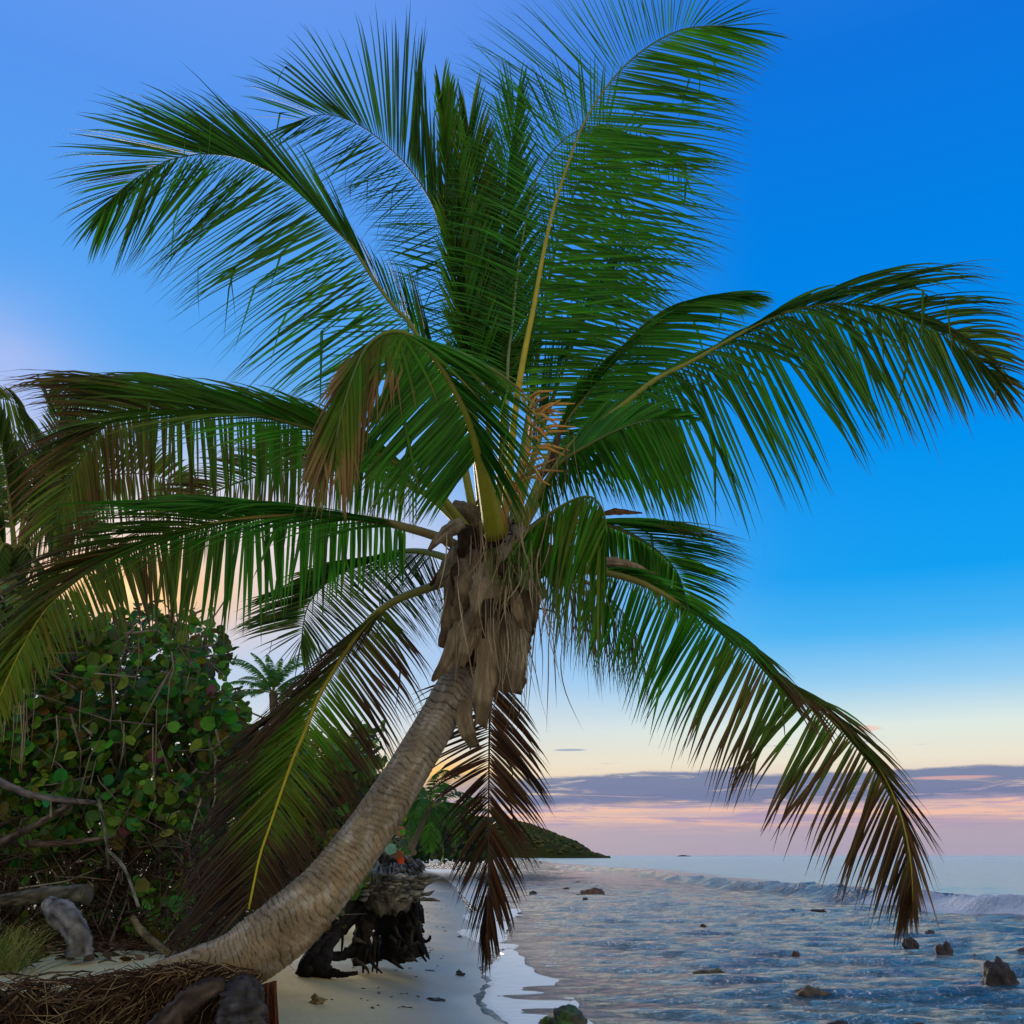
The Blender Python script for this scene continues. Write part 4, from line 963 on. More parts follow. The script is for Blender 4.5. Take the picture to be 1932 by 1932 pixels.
# ------------------------------------------------------------------ sea grape and scrub
def inpoly(x, y, poly):
    c = False; j = len(poly) - 1
    for i in range(len(poly)):
        xi, yi = poly[i]; xj, yj = poly[j]
        if (yi > y) != (yj > y) and x < (xj - xi) * (y - yi) / (yj - yi) + xi: c = not c
        j = i
    return c
def round_leaf(c, nrm, size, col, rg_):
    nrm = nrm.normalized(); a = nrm.cross(Vector((rg_.uniform(-1, 1), rg_.uniform(-1, 1), rg_.uniform(-1, 1)))).normalized(); b_ = nrm.cross(a)
    K = 9; V = [c]; cup = rg_.uniform(-.45, .45)
    for k in range(K):
        th = 2 * math.pi * k / K; r = size * (1 + (.0 if k else -.28) + rg_.uniform(-.07, .07))
        V.append(c + a * math.cos(th) * r + b_ * math.sin(th) * r * .94 + nrm * cup * size * abs(math.sin(th)))
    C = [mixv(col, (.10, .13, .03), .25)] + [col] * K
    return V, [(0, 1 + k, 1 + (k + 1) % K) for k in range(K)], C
def bush(label, poly, dr, n, size, base, seed, gcols, nbig=0, lower_dark=1e9, twigs=120, cat='bush', twc=(.16, .13, .10), thr=-.06, fine=0):
    rg_ = random.Random(seed); e = empty('sea_grape', base, label, cat)
    xs = [p[0] for p in poly]; ys = [p[1] for p in poly]
    mb = MB(); made = 0; tries = 0; cc_ = None
    while made < n and tries < n * 12:
        tries += 1
        x = rg_.uniform(min(xs), max(xs)); y = rg_.uniform(min(ys), max(ys))
        if not inpoly(x, y, poly): continue
        if y > lower_dark and rg_.random() < .72: continue
        if cc_ and rg_.random() < .86:
            p = cc_[0] + Vector([max(-1.5, min(1.5, rg_.gauss(0, 1))) for _ in range(3)]) * size * 1.4; d = p.y; x, y = toPx(p); cc_[1] -= 1
            if cc_[1] <= 0: cc_ = None
        else:
            d = rg_.uniform(*dr); p = P(x, y, d); cc_ = [p, rg_.randint(4, 11)]
        if p.z < ground_z(p.x, p.y) + .05: continue
        cl = noise.noise(p * 1.7 + Vector((seed, 0, 0)))
        if cl < thr and rg_.random() < .85: continue
        nrm = Vector((rg_.gauss(0, .6), -.55 + rg_.gauss(0, .6), .5 + rg_.gauss(0, .5)))
        r = rg_.random()
        c = gcols[0] if r < .5 else (gcols[1] if r < .9 else (gcols[2] if r < .965 else gcols[3]))
        c = tuple(v * rg_.uniform(.4, 1.65) for v in c)
        g = round_leaf(p, nrm, size * rg_.uniform(.45, 1.25), c, rg_)
        if nbig > 0 and d < dr[0] + (dr[1] - dr[0]) * .3 and rg_.random() < .5 and y > 1180:
            me = mesh_np('leaf', *g); link('leaf', me, M_GRAPE, e); nbig -= 1
        else: mb.add(*g)
        made += 1
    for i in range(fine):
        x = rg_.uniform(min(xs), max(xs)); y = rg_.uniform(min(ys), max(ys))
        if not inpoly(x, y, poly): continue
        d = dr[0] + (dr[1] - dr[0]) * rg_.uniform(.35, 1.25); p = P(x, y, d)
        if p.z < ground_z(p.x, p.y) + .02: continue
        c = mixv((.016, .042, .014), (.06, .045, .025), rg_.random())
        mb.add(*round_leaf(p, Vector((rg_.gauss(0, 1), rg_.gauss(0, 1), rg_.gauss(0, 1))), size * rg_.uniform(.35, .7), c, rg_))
    tag(mb.build('foliage', M_GRAPE, e, smooth_=False), kind='stuff')
    # limbs and twigs
    for i in range(6):
        q = MB(); x = rg_.uniform(min(xs) + 40, max(xs) - 60); y1 = rg_.uniform(min(ys) + 60, (min(ys) + max(ys)) / 2); d = rg_.uniform(dr[0] + .6, dr[1])
        top = P(x, y1, d); bt = Vector((base.x + rg_.uniform(-.6, .6), base.y + rg_.uniform(0, .8), ground_z(base.x, base.y) - .05))
        pts = [bt, bt.lerp(top, .4) + Vector((rg_.uniform(-.3, .3), 0, rg_.uniform(-.2, .2))), top]
        q.tube(resample(pts, 12), [.05 - .003 * k for k in range(12)], 7, twc, wob=.3); q.build('branch', M_TWIG, e)
    tw = MB()
    for i in range(twigs):
        x = rg_.uniform(min(xs), max(xs)); y = rg_.uniform(min(ys) + 40, max(ys))
        if not inpoly(x, y, poly): continue
        d = rg_.uniform(dr[0] - .1, dr[0] + (dr[1] - dr[0]) * .6); p = P(x, y, d)
        if p.z < ground_z(p.x, p.y): continue
        vdir = Vector((rg_.gauss(0, 1), rg_.gauss(0, .5), rg_.gauss(0, 1.0))).normalized() * rg_.uniform(.15, .75)
        c = mixv(twc, (.28, .26, .20), rg_.random() ** 2)
        pts = [p - vdir * .5, p + Vector((rg_.gauss(0, .05), 0, rg_.gauss(0, .05))), p + vdir * .5]
        if (pts[0].z < .3) or (pts[2].z < .3): continue
        tw.tube(pts, [rg_.uniform(.005, .013), .006, .002], 4, c)
    if tw.V: tag(tw.build('twigs', M_TWIG, e), kind='stuff')
    return e
GA = [(.06, .165, .018), (.13, .23, .02), (.02, .16, .05), (.11, .07, .04)]
GB = [(.06, .13, .022), (.13, .18, .022), (.03, .22, .06), (.18, .10, .05)]
polyA = [(-120, 1060), (-20, 1080), (60, 1130), (160, 1172), (220, 1152), (300, 1160), (382, 1172), (402, 1205), (445, 1240), (440, 1272), (402, 1268), (406, 1292), (450, 1325), (462, 1380), (440, 1460), (400, 1560), (370, 1700), (340, 1795), (-120, 1800)]
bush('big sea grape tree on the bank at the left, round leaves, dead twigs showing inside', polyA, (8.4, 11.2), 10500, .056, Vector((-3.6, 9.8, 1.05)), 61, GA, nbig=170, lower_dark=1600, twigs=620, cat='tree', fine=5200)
polyB = [(400, 1345), (430, 1352), (455, 1390), (500, 1395), (560, 1372), (610, 1395), (650, 1405), (690, 1375), (712, 1395), (690, 1425), (712, 1450), (722, 1500), (715, 1560), (690, 1640), (640, 1720), (560, 1790), (330, 1790)]
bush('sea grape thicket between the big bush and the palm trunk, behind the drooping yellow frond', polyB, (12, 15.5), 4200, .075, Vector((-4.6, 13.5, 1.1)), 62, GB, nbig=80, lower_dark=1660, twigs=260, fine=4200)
polyC = [(560, 1500), (680, 1500), (740, 1560), (765, 1600), (775, 1650), (770, 1690), (560, 1720)]
bush('low dark scrub behind the driftwood stump', polyC, (20, 25), 1500, .10, Vector((-4.8, 22.5, 1.1)), 63, GB, nbig=0, twigs=80, fine=800)
polyD = [(720, 1500), (760, 1480), (800, 1503), (850, 1530), (900, 1550), (930, 1562), (925, 1600), (925, 1612), (740, 1616)]
bush('band of dark green shore trees beyond the beach, right of the trunk', polyD, (75, 120), 8000, .26, Vector((-9, 95, 1.3)), 64, [(.010, .032, .008), (.022, .055, .010), (.04, .06, .015), (.05, .04, .02)], twigs=0, cat='trees', fine=0, thr=-.4)

# ------------------------------------------------------------------ headland
M_HILL, t, b = new_mat('wooded_hill'); l = t.links
co = nd(t, 'ShaderNodeTexCoord'); n1 = nd(t, 'ShaderNodeTexNoise', Scale=.25, Detail=8.0, Roughness=.7); l.new(co.outputs['Object'], n1.inputs['Vector'])
mx = nd(t, 'ShaderNodeMix', data_type='RGBA'); l.new(n1.outputs['Fac'], mx.inputs[0]); mx.inputs[6].default_value = (.014, .038, .008, 1); mx.inputs[7].default_value = (.09, .08, .02, 1)
l.new(mx.outputs[2], b.inputs['Base Color']); b.inputs['Roughness'].default_value = .95; b.inputs['Specular IOR Level'].default_value = .05
bump(t, b, n1.outputs['Fac'], 1, 4)
prof_px = [(700, 1530), (800, 1535), (900, 1543), (960, 1548), (1000, 1558), (1040, 1574), (1065, 1585), (1085, 1592), (1097, 1602), (1108, 1611), (1122, 1613.2)]
HX = [p[0] for p in prof_px]; HYp = [p[1] for p in prof_px]
V = []; Fc = []; nu, nv = 220, 26
for i in range(nu):
    px = 560 + (1124 - 560) * i / (nu - 1)
    yp = float(np.interp(px, HX, HYp))
    for j in range(nv):
        dd = j / (nv - 1)
        Y0 = 640; Y = Y0 + dd * 160
        topZ = P(px, yp, Y0 + 80).z
        z = max(0, topZ) * math.sin(math.pi * min(1, dd * 1.0)) ** .7 if 0 < dd < 1 else -1
        x = (px - 966) / F * (Y0 + 80) * 1.0
        z += 1.6 * noise.noise(Vector((x * .12, Y * .12, 0))) + 1.2 * abs(noise.noise(Vector((x * .35, Y * .35, 2)))) * min(1, z / 4) if z > 0 else 0
        V.append((x, Y, z))
for i in range(nu - 1):
    for j in range(nv - 1):
        a = i * nv + j; Fc.append((a, a + nv, a + nv + 1, a + 1))
tag(link('hill', mesh_np('hill', V, Fc), M_HILL), kind='structure')
# tree crowns on the headland, too far to tell apart
tm = MB(); r4 = random.Random(5)
for i in range(2200):
    px = r4.uniform(700, 1105); yp = float(np.interp(px, HX, HYp)); f = r4.random() ** .8
    Y = 645 + 75 * f; x = (px - 966) / F * 720; topZ = P(px, yp, 720).z
    z = topZ * math.sin(math.pi * (Y - 640) / 160) ** .7
    c = Vector((x, Y, z)); r = r4.uniform(1.0, 2.2) * (1 if px < 1080 else .6)
    V = []; 
    for k in range(5):
        a = k * 1.257
        V.append(c + Vector((math.cos(a) * r * r4.uniform(.8, 1.2), math.sin(a) * r, r4.uniform(-.3, .5))))
    V.append(c + Vector((0, 0, r * .8)));
    g = mixv((.016, .045, .010), (.11, .09, .022), r4.random() ** 1.6)
    tm.add(V, [(k, (k + 1) % 5, 5) for k in range(5)], g)
tag(tm.build('wood', M_TWIG, smooth_=False), 'dense low trees covering the far headland', kind='stuff')

# ------------------------------------------------------------------ rocks
def rock(name, c, w, h, d, col, label, seed, group=None, mat=M_ROCK, cat='rock', rough=.5, sub=3):
    bm = bmesh.new(); bmesh.ops.create_icosphere(bm, subdivisions=sub, radius=1)
    me = bpy.data.meshes.new(name); cols_ = []
    for v in bm.verts:
        n_ = v.co.normalized()
        k = 1 + rough * noise.noise(n_ * 1.3 + Vector((seed * 3.1, 0, 0))) + rough * .5 * noise.noise(n_ * 3.2 + Vector((seed, 5, 0))) + rough * .25 * noise.noise(n_ * 8 + Vector((seed, 5, 0)))
        v.co = Vector((n_.x * w * .5 * k, n_.y * d * .5 * k, n_.z * h * .85 * k))
    bm.to_mesh(me); bm.free()
    at_ = me.color_attributes.new('tint', 'FLOAT_COLOR', 'POINT')
    for i, v in enumerate(me.vertices):
        f = .6 + .7 * abs(noise.noise(v.co / max(w, .05) * 5 + Vector((seed, 0, 0)))) * 1.6
        cc = tuple(x * f for x in (col if not isinstance(col, list) else (col[0] if noise.noise(v.co / max(w, .05) * 2.5 + Vector((0, seed, 0))) > 0 else col[1])))
        at_.data[i].color = (*cc, 1)
    me.polygons.foreach_set('use_smooth', [sub > 3] * len(me.polygons))
    o = link(name, me, mat); o.location = c; o.rotation_euler = (0, 0, seed)
    o.rotation_euler = (0, 0, 0)
    return tag(o, label, cat, group)
GRP = 'rocks standing out of the shallow water'
BK = (.035, .028, .025); RBR = (.11, .065, .035); OLR = (.10, .09, .035)
rocks = [(1120, 1687, 38, 11, RBR, 'low reddish brown rock in the water just right of the hanging brown frond'),
 (1093, 1691, 12, 4, BK, 'small dark rock touching the left of the reddish brown one'),
 (1104, 1698, 10, 5, BK, 'small dark rock just in front of the reddish brown one'),
 (1345, 1841, 56, 13, OLR, 'long low olive brown rock in the middle shallows'),
 (1530, 1880, 58, 17, (.12, .085, .03), 'flat yellowish brown rock near the bottom, centre right'),
 (1887, 1866, 60, 46, BK, 'biggest black rock, at the right edge of the shallows'),
 (1783, 1802, 27, 23, (.06, .045, .038), 'rounded dark brown rock standing alone below the end of the long drooping frond'),
 (1718, 1790, 24, 20, (.045, .035, .032), 'jagged dark rock right under the tip of the long drooping frond'),
 (1699, 1793, 7, 4, BK, 'tiny dark rock left of the jagged one under the frond tip'),
 (1838, 1809, 22, 8, (.10, .055, .04), 'low brown rock between the rounded rock and the right edge'),
 (1756, 1764, 20, 8, (.06, .045, .045), 'low grey brown rock above the rounded dark rock'),
 (1932, 1803, 34, 12, (.08, .05, .04), 'brown rock cut by the right edge of the picture'),
 (1543, 1720, 25, 5, BK, 'thin dark reef rock awash in front of the breaker'),
 (1495, 1719, 10, 4, BK, 'small dark rock left of the thin reef rock'),
 (1588, 1730, 11, 5, BK, 'small dark rock right of the thin reef rock'),
 (1517, 1741, 9, 4, BK, 'tiny rock below the thin reef rock'),
 (1327, 1748, 10, 5, BK, 'small dark rock alone in the middle of the surf zone'),
 (1500, 1804, 14, 9, (.09, .05, .04), 'small reddish rock in the middle shallows above the flat one'),
 (1006, 1686, 12, 5, BK, 'small rock close to the shore behind the hanging leaf tips'),
 (1583, 1932, 30, 7, BK, 'dark rock tip at the bottom edge, centre right'),
 (1735, 1934, 22, 6, BK, 'small rock tip at the bottom edge, below the big black rock'),
 (1068, 1677, 8, 3, BK, 'smallest dark speck of rock left of the reddish brown one'),
 (1090, 1666, 12, 3.5, BK, 'flat dark rock awash nearest the far swimmers'),
]
for i, (x, y, w, h, c, lb) in enumerate(rocks):
    g = G(x, y); v = g - Vector((0, 0, CAM_H)); s = (v.y * CP + v.z * SP) / F
    rock('rock', g + Vector((0, 0, -.01)), w * s * 1.2, h * s * 1.15, w * s * .8, c, lb, i + 1, GRP, rough=.45, sub=4)
g = G(1068, 1938); s = (g.y * CP - CAM_H * SP) / F
rock('rock', g + Vector((0, .1, 0)), 74 * s, 32 * s, .35, [(.07, .14, .02), (.07, .08, .05)], 'lumpy green mossy rock at the bottom of the picture on the edge of the foam', 77, None, rough=.8, sub=4)
ig = P(1290, 1613.2, 1500)
rock('islet', Vector((ig.x, 1500, -1)), 18, 3.0, 8, (.03, .03, .035), 'tiny dark rocky islet on the horizon', 5, None)
for i, (x, y, w, h, c, lb) in enumerate([(597, 1893, 26, 15, (.30, .22, .09), 'yellowish lump of dried sponge on the bare sand below the driftwood'),
    (868, 1823, 16, 9, (.06, .06, .055), 'pointed dark stone on the sand near the foam'), (822, 1868, 30, 4, (.06, .06, .06), 'flat dark scrap lying on the wet sand'),
    (702, 1894, 10, 2.5, (.05, .05, .045), 'tiny dark fleck on the dry sand right of the yellow lump'), (812, 1820, 18, 2, (.09, .09, .08), 'thin dark stick end half buried beside the pointed stone'),
    (792, 1758, 12, 2, (.06, .06, .05), 'small dark pebble up the beach right of the driftwood roots'), (868, 1757, 9, 3, (.06, .06, .05), 'small dark pebble at the tip of the foam')]):
    g = G(x, y, .15); g.z = ground_z(g.x, g.y); v = g - Vector((0, 0, CAM_H)); s = (v.y * CP + v.z * SP) / F
    rock('stone', g, w * s, h * s, w * s * .8, c, lb, i + 40, None, cat='stone', rough=.9)

# ------------------------------------------------------------------ driftwood stump with roots
def gp(x, y, z=.22):
    g = G(x, y, z); return Vector((g.x, g.y, ground_z(g.x, g.y)))
st = empty('driftwood_stump', gp(700, 1822), 'big washed up stump with black arching roots and bleached grey top beyond the palm trunk', 'driftwood')
BLK = (.026, .024, .026); GRW = (.20, .20, .18); BRW = (.10, .085, .07)
def limb(pts, rad, col, name, parent, sides=10, n=18, wob=.55):
    q = MB(); rp = resample([P(*p) for p in pts], n)
    rr = [lerpk(rad, i / (n - 1))[0] * (.78 if name == 'root' else 1) for i in range(n)]
    q.tube(rp, rr, sides, col, wob=wob); return q.build(name, M_WOOD, parent)
limb([(690, 1818, 15.9), (684, 1770, 15.9), (690, 1730, 16), (705, 1690, 16.1)], [(0, .28), (.3, .16), (1, .20)], mixv(BLK, BRW, .5), 'root', st)
limb([(740, 1805, 16.6), (742, 1760, 16.5), (735, 1710, 16.4)], [(0, .30), (.4, .22), (1, .30)], BLK, 'root', st)
limb([(780, 1808, 16.4), (770, 1760, 16.4), (755, 1700, 16.4)], [(0, .20), (.5, .18), (1, .24)], BLK, 'root', st)
limb([(715, 1800, 16.8), (720, 1760, 16.8), (725, 1700, 16.6)], [(0, .2), (.5, .15), (1, .25)], BLK, 'root', st)
limb([(595, 1836, 15.0), (615, 1785, 15.3), (650, 1740, 15.7), (690, 1700, 16.0)], [(0, .24), (.3, .13), (1, .16)], BLK, 'root', st)
limb([(570, 1838, 14.9), (590, 1800, 15.1), (630, 1750, 15.5), (660, 1700, 15.9)], [(0, .12), (.5, .12), (1, .18)], BLK, 'root', st)
limb([(600, 1828, 15.1), (640, 1838, 15.0), (675, 1836, 15.0)], [(0, .12), (.6, .05), (1, .03)], BLK, 'root', st)
limb([(600, 1795, 15.6), (640, 1805, 15.6), (680, 1785, 15.9)], [(0, .06), (.6, .09), (1, .12)], BLK, 'root', st)
limb([(580, 1835, 14.9), (585, 1815, 15.0), (600, 1780, 15.2)], [(0, .08), (1, .08)], mixv(BLK, BRW, .4), 'root', st)
r5 = random.Random(9)
for i in range(30):
    x0 = r5.choice([r5.uniform(765, 792), r5.uniform(570, 640), r5.uniform(660, 720), r5.uniform(730, 795)]); y0 = r5.uniform(1725, 1812)
    x1 = x0 + r5.uniform(-22, 30); y1 = min(1836, y0 + r5.uniform(10, 75))
    if x0 > 750: y1 = min(1814, y1)
    if x0 < 650: y1 = min(1842, max(y1, y0))
    limb([(x0, y0, 15.7), ((x0 + x1) / 2 + r5.uniform(-6, 6), (y0 + y1) / 2, 15.7), (x1, y1, 15.8)], [(0, .035), (1, .012)], mixv(BLK, BRW, r5.random() * .8), 'rootlet', st, 5, 6)
for pts in ([(775, 1720, 15.9), (795, 1770, 15.8), (808, 1775, 15.7), (812, 1765, 15.7)], [(770, 1750, 15.8), (790, 1780, 15.7), (800, 1800, 15.6)], [(785, 1770, 15.8), (800, 1788, 15.7), (806, 1806, 15.7)], [(780, 1690, 15.9), (786, 1730, 15.9), (800, 1760, 15.9)]):
    limb(pts, [(0, .06), (1, .025)], BLK, 'root', st, 6)
# knotted dark heart
for (x, y, d, r) in ((700, 1696, 16.3, .32), (745, 1706, 16.5, .36), (768, 1728, 16.5, .24), (730, 1730, 16.7, .2)):
    c = P(x, y, d); q = MB(); q.tube([c + Vector((-r, 0, -.1)), c, c + Vector((r, 0, .05))], [r * .5, r * .85, r * .5], 14, BLK, wob=.9); q.build('stump_body', M_WOOD, st)
# bleached top
for pts, rad, c in (
    ([(660, 1672, 16.2), (700, 1668, 16.0), (745, 1672, 15.9), (785, 1662, 15.9), (800, 1648, 15.9)], [(0, .16), (.5, .26), (.8, .16), (1, .06)], (.24, .25, .21)),
    ([(680, 1690, 16.1), (730, 1692, 15.8), (770, 1690, 15.8), (802, 1668, 15.8)], [(0, .14), (.5, .22), (.8, .12), (1, .03)], (.20, .18, .14)),
    ([(770, 1660, 15.9), (785, 1640, 15.9), (798, 1628, 15.9)], [(0, .14), (.6, .10), (1, .07)], (.20, .21, .22)),
    ([(740, 1660, 16.1), (745, 1630, 16.2), (725, 1605, 16.3), (712, 1590, 16.4)], [(0, .20), (.6, .13), (1, .10)], (.19, .17, .14)),
    ([(700, 1670, 16.2), (712, 1640, 16.3), (735, 1625, 16.3), (758, 1640, 16.2)], [(0, .14), (.5, .10), (1, .16)], (.17, .15, .12)),
    ([(755, 1640, 16.2), (765, 1622, 16.2), (780, 1630, 16.1)], [(0, .07), (1, .04)], (.13, .12, .11)),
    ([(720, 1655, 16.0), (750, 1648, 15.9), (780, 1655, 15.9)], [(0, .08), (.5, .12), (1, .05)], (.16, .16, .15)),
    ([(745, 1700, 15.8), (775, 1690, 15.7), (800, 1672, 15.7)], [(0, .05), (1, .02)], (.10, .08, .06))):
    limb(pts, rad, tuple(x * 1.7 for x in c), 'bleached_root', st, 14, 34, wob=.9)
for i in range(60):
    x = r5.uniform(668, 795); y = 1676 + r5.uniform(-22, 26); ln = r5.uniform(14, 44)
    limb([(x, y, 15.62), (x + ln * .5, y + r5.uniform(-6, 3), 15.6), (x + ln, y - r5.uniform(-2, 12), 15.66)], [(0, .012), (.5, .03), (1, .008)], mixv((.42, .43, .37), (.14, .12, .09), r5.random()), 'splinter', st, 5, 7, .3)
# dead leaf, bright one and red one caught on it
def single_leaf(name, c, s, col, label, seed):
    rg_ = random.Random(seed); V, Fc, C = round_leaf(c, Vector((.2, -1, .3)), s, col, rg_)
    o = link(name, mesh_np(name, V, Fc, C), M_GRAPE); return tag(o, label, 'leaf')
single_leaf('dead_leaf', P(752, 1614, 15.9), .09, (.24, .08, .03), 'curled brown dead leaf caught on the bleached driftwood', 1)
single_leaf('dead_leaf', P(757, 1623, 15.85), .055, (.75, .07, .01), 'bright red fallen leaf on top of the driftwood', 2)
single_leaf('dead_leaf', P(738, 1603, 15.9), .09, (.20, .42, .30), 'pale green leaf standing up where the driftwood meets the trunk', 3)

# grey log stump, limbs on the bank at left
def wood_thing(name, pts, rad, col, label, cat='log', sides=18, n=50, wob=.22):
    col = tuple(x * .7 for x in col)
    q = MB(); rp = resample([P(*p) for p in pts], n)
    q.tube(rp, [lerpk(rad, i / (n - 1))[0] for i in range(n)], sides, col, wob=wob)
    return tag(q.build(name, M_WOOD), label, cat)
wood_thing('driftwood_log', [(150, 1804, 7.3), (148, 1770, 7.3), (128, 1735, 7.35), (90, 1705, 7.45)], [(0, .085), (.2, .075), (.7, .09), (1, .05)], (.34, .34, .34), 'short bent silvery log standing on the sand at lower left')
wood_thing('driftwood_log', [(-40, 1702, 7.8), (30, 1696, 7.8), (90, 1688, 7.8), (165, 1688, 7.7)], [(0, .03), (.4, .05), (1, .068)], (.17, .165, .12), 'thick grey green broken bough sticking out level above the silvery log')
wood_thing('fallen_branch', [(-20, 1600, 8.2), (60, 1560, 8.2), (130, 1520, 8.2)][::-1], [(0, .02), (1, .035)], (.22, .19, .15), 'bare branch slanting up to the right at the left edge', 'branch', 8)
wood_thing('fallen_branch', [(-20, 1588, 8.3), (90, 1592, 8.3), (220, 1580, 8.3)], [(0, .035), (1, .015)], (.19, .15, .11), 'long level brown branch crossing under the slanting one', 'branch', 8)
wood_thing('fallen_branch', [(250, 1732, 7.9), (275, 1765, 7.8), (320, 1800, 7.6)], [(0, .022), (.6, .03), (1, .02)], (.30, .25, .12), 'yellowish dead branch propped on the sand right of the silvery log', 'branch', 8)
wood_thing('fallen_branch', [(-20, 1465, 8.1), (60, 1500, 8.1), (180, 1515, 8.2)], [(0, .03), (1, .018)], (.30, .28, .27), 'pale grey branch entering from the left edge highest of the bare ones', 'branch', 8)
wood_thing('fallen_branch', [(185, 1500, 8.1), (200, 1580, 8.1), (205, 1640, 8.1)], [(0, .016), (1, .012)], (.22, .26, .16), 'upright thin mossy branch in front of the big bush', 'branch', 8)
wood_thing('fallen_branch', [(200, 1600, 8.1), (235, 1640, 8.05), (262, 1712, 8.0)], [(0, .012), (1, .012)], (.30, .32, .24), 'pale lichen covered branch hanging from the mossy upright one', 'branch', 8)
wood_thing('fallen_branch', [(60, 1600, 8.7), (55, 1480, 8.7), (50, 1360, 8.7)], [(0, .05), (1, .03)], (.13, .11, .09), 'dark upright stem at the left inside the big bush', 'branch', 8)

# old palm stump below the base, dark and grey
wood_thing('old_stump', [(452, 2000, 5.54), (455, 1935, 5.56), (458, 1890, 5.60), (455, 1868, 5.68)], [(0, .16), (.5, .12), (.8, .10), (1, .07)], (.11, .11, .115), 'dark grey rotten stump under the foot of the palm', 'stump', 26, 60, .35)
wood_thing('old_stump', [(280, 1990, 5.50), (330, 1915, 5.50), (380, 1872, 5.56), (420, 1862, 5.62)], [(0, .09), (.5, .06), (1, .05)], (.10, .08, .065), 'thick dark root arching left from the rotten stump', 'root', 16, 40, .35)

# fine exposed roots along the bank
rt = MB(); r6 = random.Random(21)
for i in range(3600):
    x = r6.uniform(-60, 500) if r6.random() < .5 else r6.uniform(200, 450)
    y = r6.uniform(1838, 1945) + (8 if x < 150 else 0) - (18 if 260 < x < 400 else 0)
    d = 5.62 + r6.uniform(0, .25)
    L_ = r6.uniform(14, 110); a = r6.gauss(2.45, .38) if x > 170 else r6.gauss(2.6, 1.0)
    y -= max(0, (x - 120) * .10)
    p0 = P(x, y, d); 
    if p0.z < ground_z(p0.x, p0.y) - .04: d -= .1
    x1, y1 = x + math.cos(a) * L_, y + math.sin(a) * L_
    tp_ = lerpk([(0, 1850), (170, 1838), (260, 1828), (340, 1818), (420, 1834), (520, 1860)], x1)[0]
    y1 = max(y1, tp_ + r6.uniform(0, 14)); y = max(y, tp_ + r6.uniform(0, 10))
    if x > 285 and y > 1866 and r6.random() < .85: continue
    c = mixv((.025, .014, .010), (.15, .085, .04), r6.random() ** 2.6) if r6.random() < .85 else (.22, .17, .09)
    rt.tube([P(x, y, d), P((x + x1) / 2 + r6.gauss(0, 9), (y + y1) / 2 + r6.gauss(0, 9), d - .04), P(x1, y1, d - .02)], [.0028, .0022, .0010], 4, c, cap=False)
for i in range(70):
    x = r6.uniform(-60, 400); y = r6.uniform(1846, 1940); d = 5.60 + r6.uniform(0, .1); L_ = r6.uniform(60, 220); a = r6.gauss(2.5, .35)
    pp_ = [P(x + math.cos(a) * L_ * k / 5 + r6.gauss(0, 5), max(1842, y + math.sin(a) * L_ * k / 5 + r6.gauss(0, 6)), d) for k in range(6)]
    rt.tube(resample(pp_, 14), [r6.uniform(.006, .011) * (1 - k / 18) for k in range(14)], 6, mixv((.045, .028, .018), (.14, .10, .065), r6.random()), cap=False, wob=.2)
tag(rt.build('exposed_roots', M_TWIG), 'mat of fine reddish brown roots hanging from the eroded edge of the bank', kind='stuff')
# twig and leaf litter on the bank
lt = MB()
for i in range(1100):
    y_ = r6.uniform(5.95, 9.4); x_ = r6.uniform(-5.5, -1.6)
    if x_ > float(np.interp(y_, bkY, bkX)) - .1: continue
    dens = 1 if y_ > 7.7 else .14
    if r6.random() > dens: continue
    z_ = ground_z(x_, y_) + .008; a = r6.gauss(0, .5); ln = r6.uniform(.05, .32)
    v = Vector((math.cos(a), math.sin(a), 0)) * ln
    p = Vector((x_, y_, z_))
    e = p + v; e.z = ground_z(e.x, e.y) + .008 + r6.random() * .03; mdl = (p + e) / 2; mdl.z += .015
    lt.tube([p, mdl, e], [.005, .006, .003], 4, mixv(DB, (.10, .07, .04), r6.random()), cap=False)
for i in range(500):
    y_ = r6.uniform(7.4, 9.4); x_ = r6.uniform(-5.5, -2.4)
    lt.add(*round_leaf(Vector((x_, y_, ground_z(x_, y_) + .02)), Vector((r6.gauss(0, .4), r6.gauss(0, .4), 1)), .04, mixv(DB, (.16, .09, .05), r6.random()), r6))
tag(lt.build('leaf_litter', M_TWIG), 'dark twigs and dead leaves strewn on the bank sand', kind='stuff')
fk = MB()
for i in range(90):
    yy = 12.6 + r6.random() ** 1.6 * 26; sd__ = .5 + r6.random() * 5.5
    if r6.random() < .5: sd__ = r6.gauss(1.2, .25)
    xx = float(shore(yy)) - sd__
    if xx < float(np.interp(yy, bkY, bkX)) + .4: continue
    z_ = ground_z(xx, yy) + .006; a = r6.uniform(0, 3.1); ln = r6.uniform(.02, .10)
    p = Vector((xx, yy, z_)); e = p + Vector((math.cos(a), math.sin(a), 0)) * ln
    fk.tube([p, p.lerp(e, .3) + Vector((r6.gauss(0, .01), 0, .004)), p.lerp(e, .7) + Vector((r6.gauss(0, .012), 0, .003)), e], [.003, .006, .005, .002], 5, mixv((.05, .04, .03), (.16, .13, .08), r6.random()))
tag(fk.build('beach_debris', M_TWIG), 'small scraps of seaweed and bark scattered over the beach', kind='stuff')
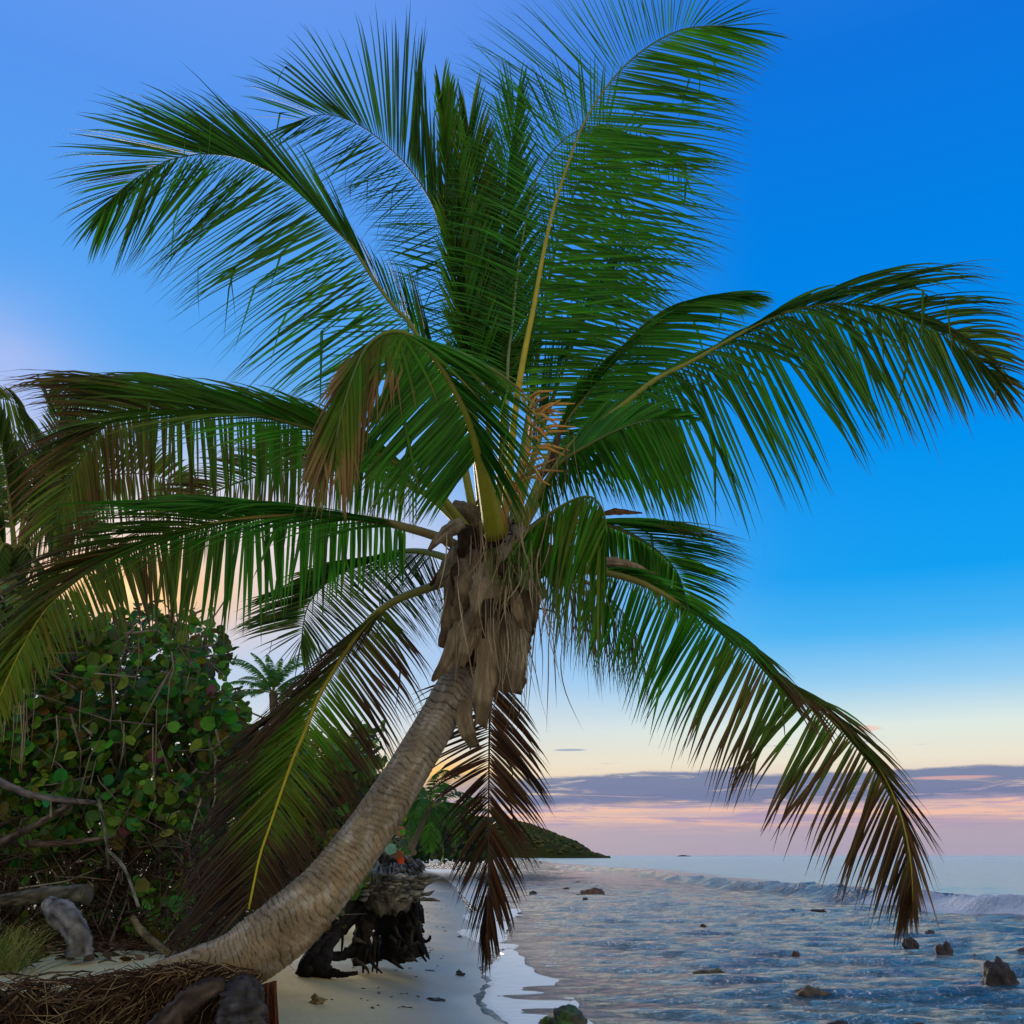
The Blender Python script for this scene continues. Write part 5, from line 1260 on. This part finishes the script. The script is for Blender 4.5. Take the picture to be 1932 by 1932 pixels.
# dense dead brush under the bushes
db = MB()
for i in range(2400):
    x = r6.uniform(-60, 560); y = r6.uniform(1560, 1795); d = r6.uniform(8.2, 10.2) if x < 380 else r6.uniform(9.5, 13)
    p = P(x, y, d)
    if p.z < ground_z(p.x, p.y) + .02: continue
    v = Vector((r6.gauss(0, .25), r6.gauss(0, .15), r6.gauss(0, .22)))
    db.tube([p, p + v * .5 + Vector((0, 0, .03)), p + v], [.006, .004, .002], 3, mixv(DB, (.12, .095, .07), r6.random() ** 2), cap=False)
tag(db.build('dead_brush', M_TWIG), 'tangle of dead twigs under the sea grape', kind='stuff')
# grass tuft at left edge
gt = empty('grass_tuft', P(5, 1812, 7.0), 'tuft of yellow green grass at the left edge of the bank', 'grass')
gb = MB()
for i in range(300):
    b0 = P(r6.gauss(-5, 28), 1808 + r6.uniform(-12, 12), 7.0 + r6.uniform(-.2, .2)); b0.z = ground_z(b0.x, b0.y)
    h = r6.uniform(.08, .32); e = b0 + Vector((r6.gauss(.05, .16), r6.gauss(0, .1), h))
    g_ = leaflet(b0, e, Vector((1, .4, 0)), .0045, Vector((0, 0, h * .2)), mixv((.07, .12, .015), (.28, .25, .07), r6.random()), (.25, .2, .07), .8)
    gb.add(*g_)
tag(gb.build('blades', M_LEAF, gt), kind='stuff')
# dry roots hanging through the sea grape
ar = MB()
for i in range(20):
    x = r6.choice([r6.uniform(80, 330), r6.uniform(0, 120)]); y = r6.uniform(1190, 1380); ln = r6.uniform(50, 140)
    ar.tube([P(x, y, 8.3), P(x + r6.uniform(-5, 5), y + ln * .5, 8.3), P(x - r6.uniform(-4, 10), y + ln, 8.3)], [.006, .005, .002], 4, mixv((.16, .13, .08), (.30, .26, .18), r6.random()), cap=False)
tag(ar.build('hanging_strips', M_TWIG), 'dry hanging strips in front of the big sea grape', kind='stuff')

# ------------------------------------------------------------------ tiny far people
def person(feet, h, clothes, skin, label, sunk=0.0, facing=0):
    vs = [(0, 0, .52), (0, 0, .66), (0, .01, .80), (0, 0, .87), (0, -.01, .94), (.10, 0, .79), (.16, .02, .62), (.17, -.03, .47), (-.10, 0, .79), (-.15, .02, .62), (-.17, -.05, .47), (.055, 0, .48), (.07, -.02, .26), (.075, .02, .03), (.08, -.07, .01), (-.055, 0, .48), (-.06, .02, .26), (-.08, .05, .03), (-.085, -.04, .01)]
    es = [(0, 1), (1, 2), (2, 3), (3, 4), (2, 5), (5, 6), (6, 7), (2, 8), (8, 9), (9, 10), (0, 11), (11, 12), (12, 13), (13, 14), (0, 15), (15, 16), (16, 17), (17, 18)]
    rad = [.08, .085, .08, .033, .062, .04, .027, .02, .04, .027, .02, .055, .036, .024, .02, .055, .036, .024, .02]
    me = bpy.data.meshes.new('person'); me.from_pydata([tuple(c * h for c in v) for v in vs], es, [])
    o = bpy.data.objects.new('person', me); COL.objects.link(o)
    o.modifiers.new('skin', 'SKIN')
    if not me.skin_vertices: 
        bm = bmesh.new(); bm.from_mesh(me); bm.verts.layers.skin.verify(); bm.to_mesh(me); bm.free()
    for i, sv in enumerate(me.skin_vertices[0].data):
        sv.radius = (rad[i] * h, rad[i] * h); sv.use_root = (i == 0)
    o.modifiers.new('sub', 'SUBSURF').levels = 1; o.modifiers['sub'].render_levels = 1
    m, t_, b_ = new_mat('person_cloth'); 
    cx = nd(t_, 'ShaderNodeTexCoord'); sz = nd(t_, 'ShaderNodeSeparateXYZ'); t_.links.new(cx.outputs['Object'], sz.inputs[0])
    gz = nd(t_, 'ShaderNodeMath', operation='GREATER_THAN'); t_.links.new(sz.outputs[2], gz.inputs[0]); gz.inputs[1].default_value = .83 * h
    mm = nd(t_, 'ShaderNodeMix', data_type='RGBA'); t_.links.new(gz.outputs[0], mm.inputs[0]); mm.inputs[6].default_value = (*clothes, 1); mm.inputs[7].default_value = (*skin, 1)
    t_.links.new(mm.outputs[2], b_.inputs['Base Color']); me.materials.append(m)
    o.location = feet - Vector((0, 0, sunk)); o.rotation_euler = (0, 0, facing)
    return tag(o, label, 'person')
person(G(1012, 1628.5), 1.7, (.05, .05, .07), (.08, .05, .04), 'left of two swimmers far off in the water, only head and shoulders out', 1.25)
person(G(1019.5, 1628), 1.7, (.05, .05, .07), (.08, .05, .04), 'right of two swimmers far off in the water, only head and shoulders out', 1.1)
fz = lambda g: Vector((g.x, g.y, ground_z(g.x, g.y)))
person(fz(G(1003, 1618.3)), 1.75, (.5, .5, .5), (.3, .18, .12), 'person in pale clothes standing on the far beach just right of the hanging frond')
person(fz(G(1052, 1617.2)), 1.75, (.10, .08, .08), (.25, .15, .1), 'person in dark clothes standing on the far beach under the headland')
